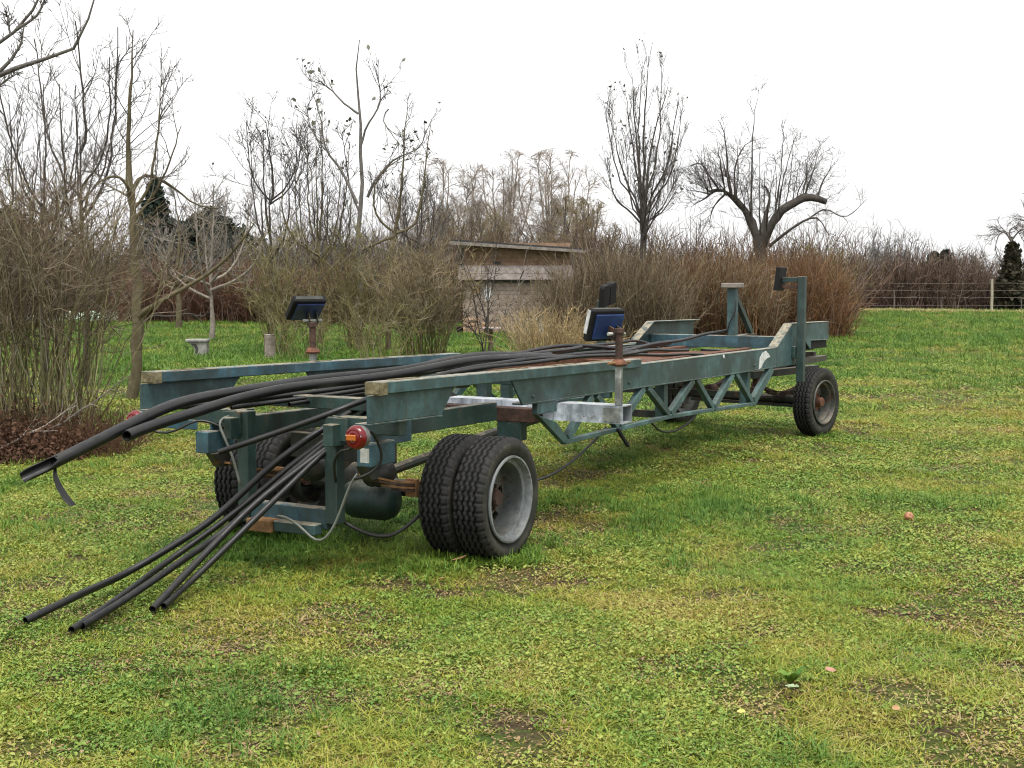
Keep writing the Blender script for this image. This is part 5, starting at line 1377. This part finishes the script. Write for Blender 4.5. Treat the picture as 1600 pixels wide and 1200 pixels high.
# ------------------------------------------------------------------ wire fence at the far end of the meadow
fx0, fx1, fy = 19.2, 44.0, 73.5
fe = empty('wire_fence', (27.5, fy, 0), 0, 'wire fence with four strands and pale posts at the meadow\'s far end', 'fence')
for zz in (.35, .80, 1.20, 1.62):
    P = [(x - 27.5, 0, zz + .018 * math.sin(x * .9 + zz)) for x in np.arange(fx0, fx1, 1.0)]
    MB().tube(P, .0055, 4).build('wire', M['wire'], fe)
for (x, h, r) in ((27.5, 1.86, .085), (21.9, 1.25, .03), (24.6, .7, .03), (33.2, 1.8, .08), (38.6, 1.8, .08), (19.4, 1.7, .07), (29.2, .75, .035)):
    MB().tube([(x - 27.5, .02, -.05), (x - 27.5 + .01, .02, h * .5), (x - 27.5 - .02, .02, h)], [r, r * .95, r * .85], 8).build('post', M['post_pale'] if r > .05 else M['bark_grey'], fe)

# ------------------------------------------------------------------ lawn: tufts, clover, straw and litter scattered as instances
def source(name, V, F, m):
    me = bpy.data.meshes.new(name)
    V = np.ascontiguousarray(V, np.float32); F = np.ascontiguousarray(F, np.int32)
    k = F.shape[1]
    me.vertices.add(len(V)); me.vertices.foreach_set('co', V.ravel())
    me.loops.add(F.size); me.loops.foreach_set('vertex_index', F.ravel())
    me.polygons.add(len(F)); me.polygons.foreach_set('loop_start', np.arange(0, F.size, k, dtype=np.int32))
    me.update(calc_edges=True); me.materials.append(m)
    return bpy.data.objects.new(name, me)

def blades(n, h0, h1, w, spread, lean, g):
    """curved three-segment blades"""
    a = g.uniform(0, 6.28, n); rr = spread * np.sqrt(g.uniform(0, 1, n))
    p = np.stack([rr * np.cos(a), rr * np.sin(a), np.full(n, -.008)], 1)
    b = g.uniform(0, 6.28, n); ln = np.abs(g.normal(lean, lean * .6, n)); H = g.uniform(h0, h1, n)
    d = np.stack([np.cos(b), np.sin(b), np.zeros(n)], 1); s = np.stack([-np.sin(b), np.cos(b), np.zeros(n)], 1)
    W = (w * g.uniform(.7, 1.3, n))[:, None]
    rows = []
    for t, ww in ((0, .8), (.4, 1.0), (.75, .7), (1.0, .12)):
        c = p + d * (ln * H * t * t)[:, None] + np.array([0, 0, 1]) * (H * t * (1 - .35 * np.minimum(ln, 1.5) * t * .6))[:, None]
        rows += [c - s * W * ww * .5, c + s * W * ww * .5]
    V = np.stack(rows, 1).reshape(-1, 3)
    i = (np.arange(n) * 8)[:, None, None] + np.array([[0, 1, 3, 2], [2, 3, 5, 4], [4, 5, 7, 6]])[None]
    return V, i.reshape(-1, 4)

def rosette(n, size, spread, h, g):
    """round-lobed leaflets lying at slight angles"""
    a = g.uniform(0, 6.28, n); rr = spread * np.sqrt(g.uniform(0, 1, n))
    c = np.stack([rr * np.cos(a), rr * np.sin(a), g.uniform(.3, 1, n) * h], 1)
    b = g.uniform(0, 6.28, n); sz = size * g.uniform(.6, 1.3, n)
    nrm = unit(np.stack([g.normal(0, .38, n), g.normal(0, .38, n), np.ones(n)], 1))
    x = unit(np.cross(nrm, np.stack([np.cos(b), np.sin(b), np.zeros(n)], 1))); y = np.cross(nrm, x)
    V = []
    for (u, v, k) in ((-1, 0, 0), (-.35, .62, .12), (.6, .55, .1), (1, 0, -.12), (.6, -.55, .1), (-.35, -.62, .12)):
        V.append(c + x * (u * sz * .5)[:, None] + y * (v * sz * .5)[:, None] + nrm * (k * sz)[:, None])
    V = np.stack(V, 1).reshape(-1, 3)
    i = (np.arange(n) * 6)[:, None, None] + np.array([[0, 1, 2, 3], [0, 3, 4, 5]])[None]
    return V, i.reshape(-1, 4)

gs = np.random.default_rng(201)
SRC = {
    'tuft': [source('tuft_source', *blades(15, .014, .046, .0042, .04, 1.2, gs), M['grass']) for _ in range(4)],
    'lush': [source('lush_source', *blades(20, .03, .085, .0052, .05, 1.1, gs), M['lush']) for _ in range(3)],
    'clover': [source('clover_source', *rosette(11, .017, .055, .026, gs), M['clover']) for _ in range(3)],
    'straw': [source('straw_source', *blades(5, .02, .05, .0040, .05, 2.6, gs), M['straw']) for _ in range(2)],
    'moss': [source('moss_source', *blades(22, .008, .024, .0042, .04, 1.2, gs), M['moss']) for _ in range(2)],
    'litter': [source('litter_source', *leafquads(gs.normal(0, 1, (4, 3)) * np.array([.06, .06, .004]) + np.array([0, 0, .016]), gs.uniform(.018, .042, 4), gs, .8), M['litter']) for _ in range(4)],
}

def scatter(name, src, X, Y, scale, label):
    """one mesh of points; geometry nodes put a plant on each"""
    n = len(X)
    me = bpy.data.meshes.new(name)
    me.vertices.add(n)
    Z = gz(X, Y)
    me.vertices.foreach_set('co', np.ascontiguousarray(np.stack([X, Y, Z], 1), np.float32).ravel())
    g = np.random.default_rng(len(name) + n)
    for nm, typ, val in (('spin', 'FLOAT', g.uniform(0, 6.28, n)), ('size', 'FLOAT', scale), ('pick', 'INT', g.integers(0, len(src), n))):
        at_ = me.attributes.new(nm, typ, 'POINT')
        at_.data.foreach_set('value', np.ascontiguousarray(val, np.float32 if typ == 'FLOAT' else np.int32))
    o = bpy.data.objects.new(name, me); COL.objects.link(o)
    nt = bpy.data.node_groups.new(name + '_nodes', 'GeometryNodeTree')
    nt.interface.new_socket('Geometry', in_out='INPUT', socket_type='NodeSocketGeometry')
    nt.interface.new_socket('Geometry', in_out='OUTPUT', socket_type='NodeSocketGeometry')
    gi = nt.nodes.new('NodeGroupInput'); go = nt.nodes.new('NodeGroupOutput')
    m2p = nt.nodes.new('GeometryNodeMeshToPoints')
    iop = nt.nodes.new('GeometryNodeInstanceOnPoints')
    g2i = nt.nodes.new('GeometryNodeGeometryToInstance')
    def attr(nm, t):
        a = nt.nodes.new('GeometryNodeInputNamedAttribute'); a.data_type = t; a.inputs['Name'].default_value = nm
        return [s for s in a.outputs if s.enabled and s.name == 'Attribute'][0]
    for s in reversed(src):
        oi = nt.nodes.new('GeometryNodeObjectInfo'); oi.inputs['Object'].default_value = s; oi.inputs['As Instance'].default_value = True
        nt.links.new(oi.outputs['Geometry'], g2i.inputs[0])
    cx = nt.nodes.new('ShaderNodeCombineXYZ')
    nt.links.new(attr('spin', 'FLOAT'), cx.inputs['Z'])
    iop.inputs['Pick Instance'].default_value = True
    nt.links.new(gi.outputs[0], m2p.inputs[0]); nt.links.new(m2p.outputs[0], iop.inputs['Points'])
    nt.links.new(g2i.outputs[0], iop.inputs['Instance']); nt.links.new(attr('pick', 'INT'), iop.inputs['Instance Index'])
    nt.links.new(cx.outputs[0], iop.inputs['Rotation']); nt.links.new(attr('size', 'FLOAT'), iop.inputs['Scale'])
    nt.links.new(iop.outputs[0], go.inputs[0])
    md = o.modifiers.new('scatter', 'NODES'); md.node_group = nt
    return tag(o, label, 'grass', kind='stuff')

def vnoise(x, y, s, seed):
    """cheap smooth value noise 0..1"""
    g = np.random.default_rng(seed); t = g.uniform(0, 1, (64, 64))
    u, v = x / s, y / s; i, j = np.floor(u).astype(int), np.floor(v).astype(int); a, b = u - i, v - j
    a, b = a * a * (3 - 2 * a), b * b * (3 - 2 * b)
    q = lambda m, n: t[m % 64, n % 64]
    return q(i, j) * (1 - a) * (1 - b) + q(i + 1, j) * a * (1 - b) + q(i, j + 1) * (1 - a) * b + q(i + 1, j + 1) * a * b

def spots(bands, g):
    """random places, density per square metre by distance band, over the view plus a margin"""
    X, Y, Sc = [], [], []
    for y0, y1, dens, sc in bands:
        half = lambda y: .52 * y + 3.2
        n = int(dens * (half(y0) + half(y1)) * (y1 - y0))
        y = g.uniform(y0, y1, int(n * 1.4)); x = g.uniform(-half(y1), half(y1), len(y))
        k = np.abs(x) < half(y); x, y = x[k], y[k]
        X.append(x); Y.append(y); Sc.append(np.full(len(x), sc) * g.uniform(.75, 1.3, len(x)))
    return np.concatenate(X), np.concatenate(Y), np.concatenate(Sc)

gr = np.random.default_rng(211)
def under(x, y):
    u, v = trailer_uv(x, y)
    return np.clip(1 - np.maximum(np.maximum(-1.4 - u, u - 8.3), np.maximum(-1.15 - v, v - 1.15)) / .5, 0, 1) * (np.maximum(np.abs(v), 0) < 1.7)
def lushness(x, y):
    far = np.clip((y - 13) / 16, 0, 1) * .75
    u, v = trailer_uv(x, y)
    axle = 1.5 * np.exp(-((u - .0) / 1.0) ** 2) * np.clip(1.7 - np.abs(v), 0, 1)  # lush growth, boosted so its dark green carries the shade under the axle
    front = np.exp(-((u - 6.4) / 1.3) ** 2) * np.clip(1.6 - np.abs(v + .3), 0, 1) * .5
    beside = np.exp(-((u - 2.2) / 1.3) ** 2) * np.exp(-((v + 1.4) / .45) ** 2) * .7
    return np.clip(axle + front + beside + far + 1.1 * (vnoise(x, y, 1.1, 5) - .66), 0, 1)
def clear_wheels(x, y):
    u, v = trailer_uv(x, y)
    k = (np.abs(u) < .13) & (np.abs(np.abs(v) - .82) < .26)
    p = np.array(fm((0, -.925, 0)))[:2]; q = np.array(fm((0, .925, 0)))[:2]
    for c in (p, q): k |= (np.hypot(u - c[0], v - c[1]) < .14)
    return ~k

x, y, s = spots(((3.6, 7, 620, 1), (7, 11, 420, 1.05), (11, 17, 210, 1.25), (17, 28, 75, 1.7), (28, 46, 24, 2.4), (46, 78, 9, 3.2)), gr)
bare = vnoise(x, y, .33, 9) * .55 + vnoise(x, y, 1.3, 10) * .45
k = (gr.uniform(0, 1, len(x)) < np.clip(1.1 - 6.5 * np.clip(bare - .47, 0, 1), .08, 1)) & clear_wheels(x, y) & (gr.uniform(0, 1, len(x)) > .45 * lushness(x, y))
scatter('lawn_grass', SRC['tuft'], x[k], y[k], s[k], 'short mossy lawn grass covering the meadow')
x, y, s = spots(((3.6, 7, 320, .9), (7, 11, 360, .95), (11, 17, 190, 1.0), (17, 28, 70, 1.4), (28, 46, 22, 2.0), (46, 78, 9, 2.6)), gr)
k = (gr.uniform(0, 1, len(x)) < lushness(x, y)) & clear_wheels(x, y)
scatter('lush_grass', SRC['lush'], x[k], y[k], s[k], 'lush grass in patches and under the trailer, its dark green also standing for shade')
x, y, s = spots(((3.6, 7, 420, .9), (7, 11, 300, 1.0), (11, 17, 130, 1.3), (17, 28, 30, 2)), gr)
k = (gr.uniform(0, 1, len(x)) < np.clip(vnoise(x, y, .7, 12) * 1.9 - .55, .10, 1) * (1 - .5 * lushness(x, y))) & clear_wheels(x, y)
scatter('clover', SRC['clover'], x[k], y[k], s[k], 'small broad-leaved clover and weeds in the lawn')
x, y, s = spots(((3.6, 7, 120, .8), (7, 11, 90, .9), (11, 17, 45, 1.2), (17, 28, 10, 2), (28, 46, 2, 2.5)), gr)
k = (gr.uniform(0, 1, len(x)) < np.clip(vnoise(x, y, 1.1, 13) * 1.8 - .4, .1, 1)) * (gr.uniform(0, 1, len(x)) > .8 * under(x, y)) & clear_wheels(x, y)
scatter('straw', SRC['straw'], x[k.astype(bool)], y[k.astype(bool)], s[k.astype(bool)], 'pale dry grass clippings on the lawn')
x, y, s = spots(((3.6, 7, 520, 1), (7, 11, 330, 1.1), (11, 17, 150, 1.5)), gr)
k = clear_wheels(x, y) & (gr.uniform(0, 1, len(x)) < np.clip(1.5 - 1.6 * vnoise(x, y, .33, 9), .1, 1))
scatter('moss', SRC['moss'], x[k], y[k], s[k], 'yellowish moss between the grass')
x, y, s = spots(((3.6, 8, 420, .55), (8, 14, 220, .65), (14, 24, 45, .95)), gr)
k = clear_wheels(x, y) & (gr.uniform(0, 1, len(x)) < np.clip(6 * (vnoise(x, y, .33, 9) * .55 + vnoise(x, y, 1.3, 10) * .45 - .50), .06, 1))
scatter('leaf_litter', SRC['litter'], x[k], y[k], s[k], 'small brown and yellow leaf scraps on the lawn')
# longer grass left standing round the wheels
wx, wy = [], []
for (u, v, n, ru, rv) in ((.0, -.84, 130, .28, .38), (.0, .84, 90, .28, .38), (fm((0, -.925, 0))[0], fm((0, -.925, 0))[1], 40, .26, .2), (fm((0, .925, 0))[0], fm((0, .925, 0))[1], 40, .26, .2)):
    a = gr.uniform(0, 6.28, n); r_ = np.sqrt(gr.uniform(.2, 1, n))
    p = [ORG + AX * (u + ru * q * math.cos(t)) + LT * (v + rv * q * math.sin(t)) for t, q in zip(a, r_)]
    wx += [q[0] for q in p]; wy += [q[1] for q in p]
wx, wy = np.array(wx), np.array(wy); k = clear_wheels(wx, wy)
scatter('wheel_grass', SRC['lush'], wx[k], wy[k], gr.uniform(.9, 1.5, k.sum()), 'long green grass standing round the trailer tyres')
# dry fringe along the fence
n = 3200
x = gr.uniform(18, 56, n); y = 72.6 + gr.normal(0, .9, n)
scatter('fence_grass', SRC['straw'], x, y, gr.uniform(4.5, 8, n), 'pale dry grass along the far wire fence')
# weeds between the olive bushes and in front of the hedge
n = 1500
x = gr.uniform(-9, 4, n); y = 27 + gr.normal(0, 2.2, n)
scatter('rough_grass', SRC['lush'], x, y, gr.uniform(1.6, 3.2, n), 'rough longer grass around the olive bushes')

# a few single leaves and plants that stand out on the lawn
def leaf_thing(x, y, size, m, label, seed):
    g = np.random.default_rng(seed)
    b = MB(); z0 = float(gz(np.array(x), np.array(y))) + .045
    a = g.uniform(0, 6.28); n = 7
    vs = []
    for i in range(n):
        t = i / (n - 1); w = math.sin(math.pi * min(1, t * .95 + .03)) ** .8 * .34
        for s in (-1, -.5, 0, .5, 1):
            vs.append(((t - .5) * size, s * w * size, (.10 * abs(s) + .18 * (t - .5) ** 2) * size))
    fs = [(i * 5 + j, i * 5 + j + 1, i * 5 + j + 6, i * 5 + j + 5) for i in range(n - 1) for j in range(4)]
    b.add(vs, fs).xf(Matrix.Translation((x, y, z0)) @ Matrix.Rotation(a, 4, 'Z') @ Matrix.Rotation(g.uniform(-.35, .35), 4, 'X') @ Matrix.Rotation(g.uniform(-.3, .1), 4, 'Y'))
    return tag(b.build('fallen_leaf', m, smooth=True), label, 'leaf')
M['leaf_pink'] = simple('leaf_pinkish', (.34, .17, .12), .7, var=.2, scale=30)
M['leaf_pale'] = simple('leaf_pale_green', (.24, .30, .17), .6, var=.15, scale=30)
M['leaf_yellow'] = simple('leaf_yellow', (.45, .38, .10), .7, var=.2, scale=30)
M['leaf_brown'] = simple('leaf_tan', (.34, .20, .09), .7, var=.2, scale=30)
def gp_(px, py):
    d = np.array([(px - 800) / 2000, math.cos(math.atan(.08)) + 0, 0])
    ph = math.atan(.08); fy, fz = math.cos(ph), -math.sin(ph); uy, uz = math.sin(ph), math.cos(ph); k = (600 - py) / 2000
    dy, dz = fy + uy * k, fz + uz * k; t = -CAM_H / dz
    return d[0] * t, dy * t
for i, (px, py, sz, m, lab) in enumerate(((1237, 1093, .085, 'leaf_pale', 'large pale green leaf flat on the lawn below the small dock plant'), (1297, 1066, .05, 'leaf_pink', 'pinkish fallen leaf on bare soil at lower right'), (1400, 1124, .045, 'leaf_brown', 'tan fallen leaf at lower right, below the pinkish one'),
                                          (1158, 1130, .05, 'leaf_yellow', 'yellow fallen leaf on the lawn near the bottom edge'), (1570, 1140, .06, 'leaf_yellow', 'yellow-green leaf near the bottom right corner'), (690, 916, .06, 'leaf_brown', 'tan leaf on the grass in front of the near twin tyres'), (718, 884, .10, 'leaf_brown', 'curled brown leaf caught between the near twin tyres'))):
    x, y = gp_(px, py)
    leaf_thing(x, y, sz, M[m], lab, 300 + i)
x, y = gp_(1235, 1078)
o = plant('dock_plant', x, y, 'small upright green dock plant on the lawn at lower right', 'plant')
for q in range(9):
    a = q * 2.4; le = .06 + .05 * (q % 3) / 2; b = MB()
    vs = []
    for t in (0, .3, .6, .85, 1):
        w = .018 * math.sin(math.pi * (t * .9 + .08)); c = (math.cos(a) * le * t * .7, math.sin(a) * le * t * .7, .02 + le * t * (1.1 - .5 * t))
        vs += [(c[0] - math.sin(a) * w, c[1] + math.cos(a) * w, c[2] + .004), c, (c[0] + math.sin(a) * w, c[1] - math.cos(a) * w, c[2] + .004)]
    b.add(vs, [(i * 3 + j, i * 3 + j + 1, i * 3 + j + 4, i * 3 + j + 3) for i in range(4) for j in range(2)]).build('leaf', M['lush'], o)
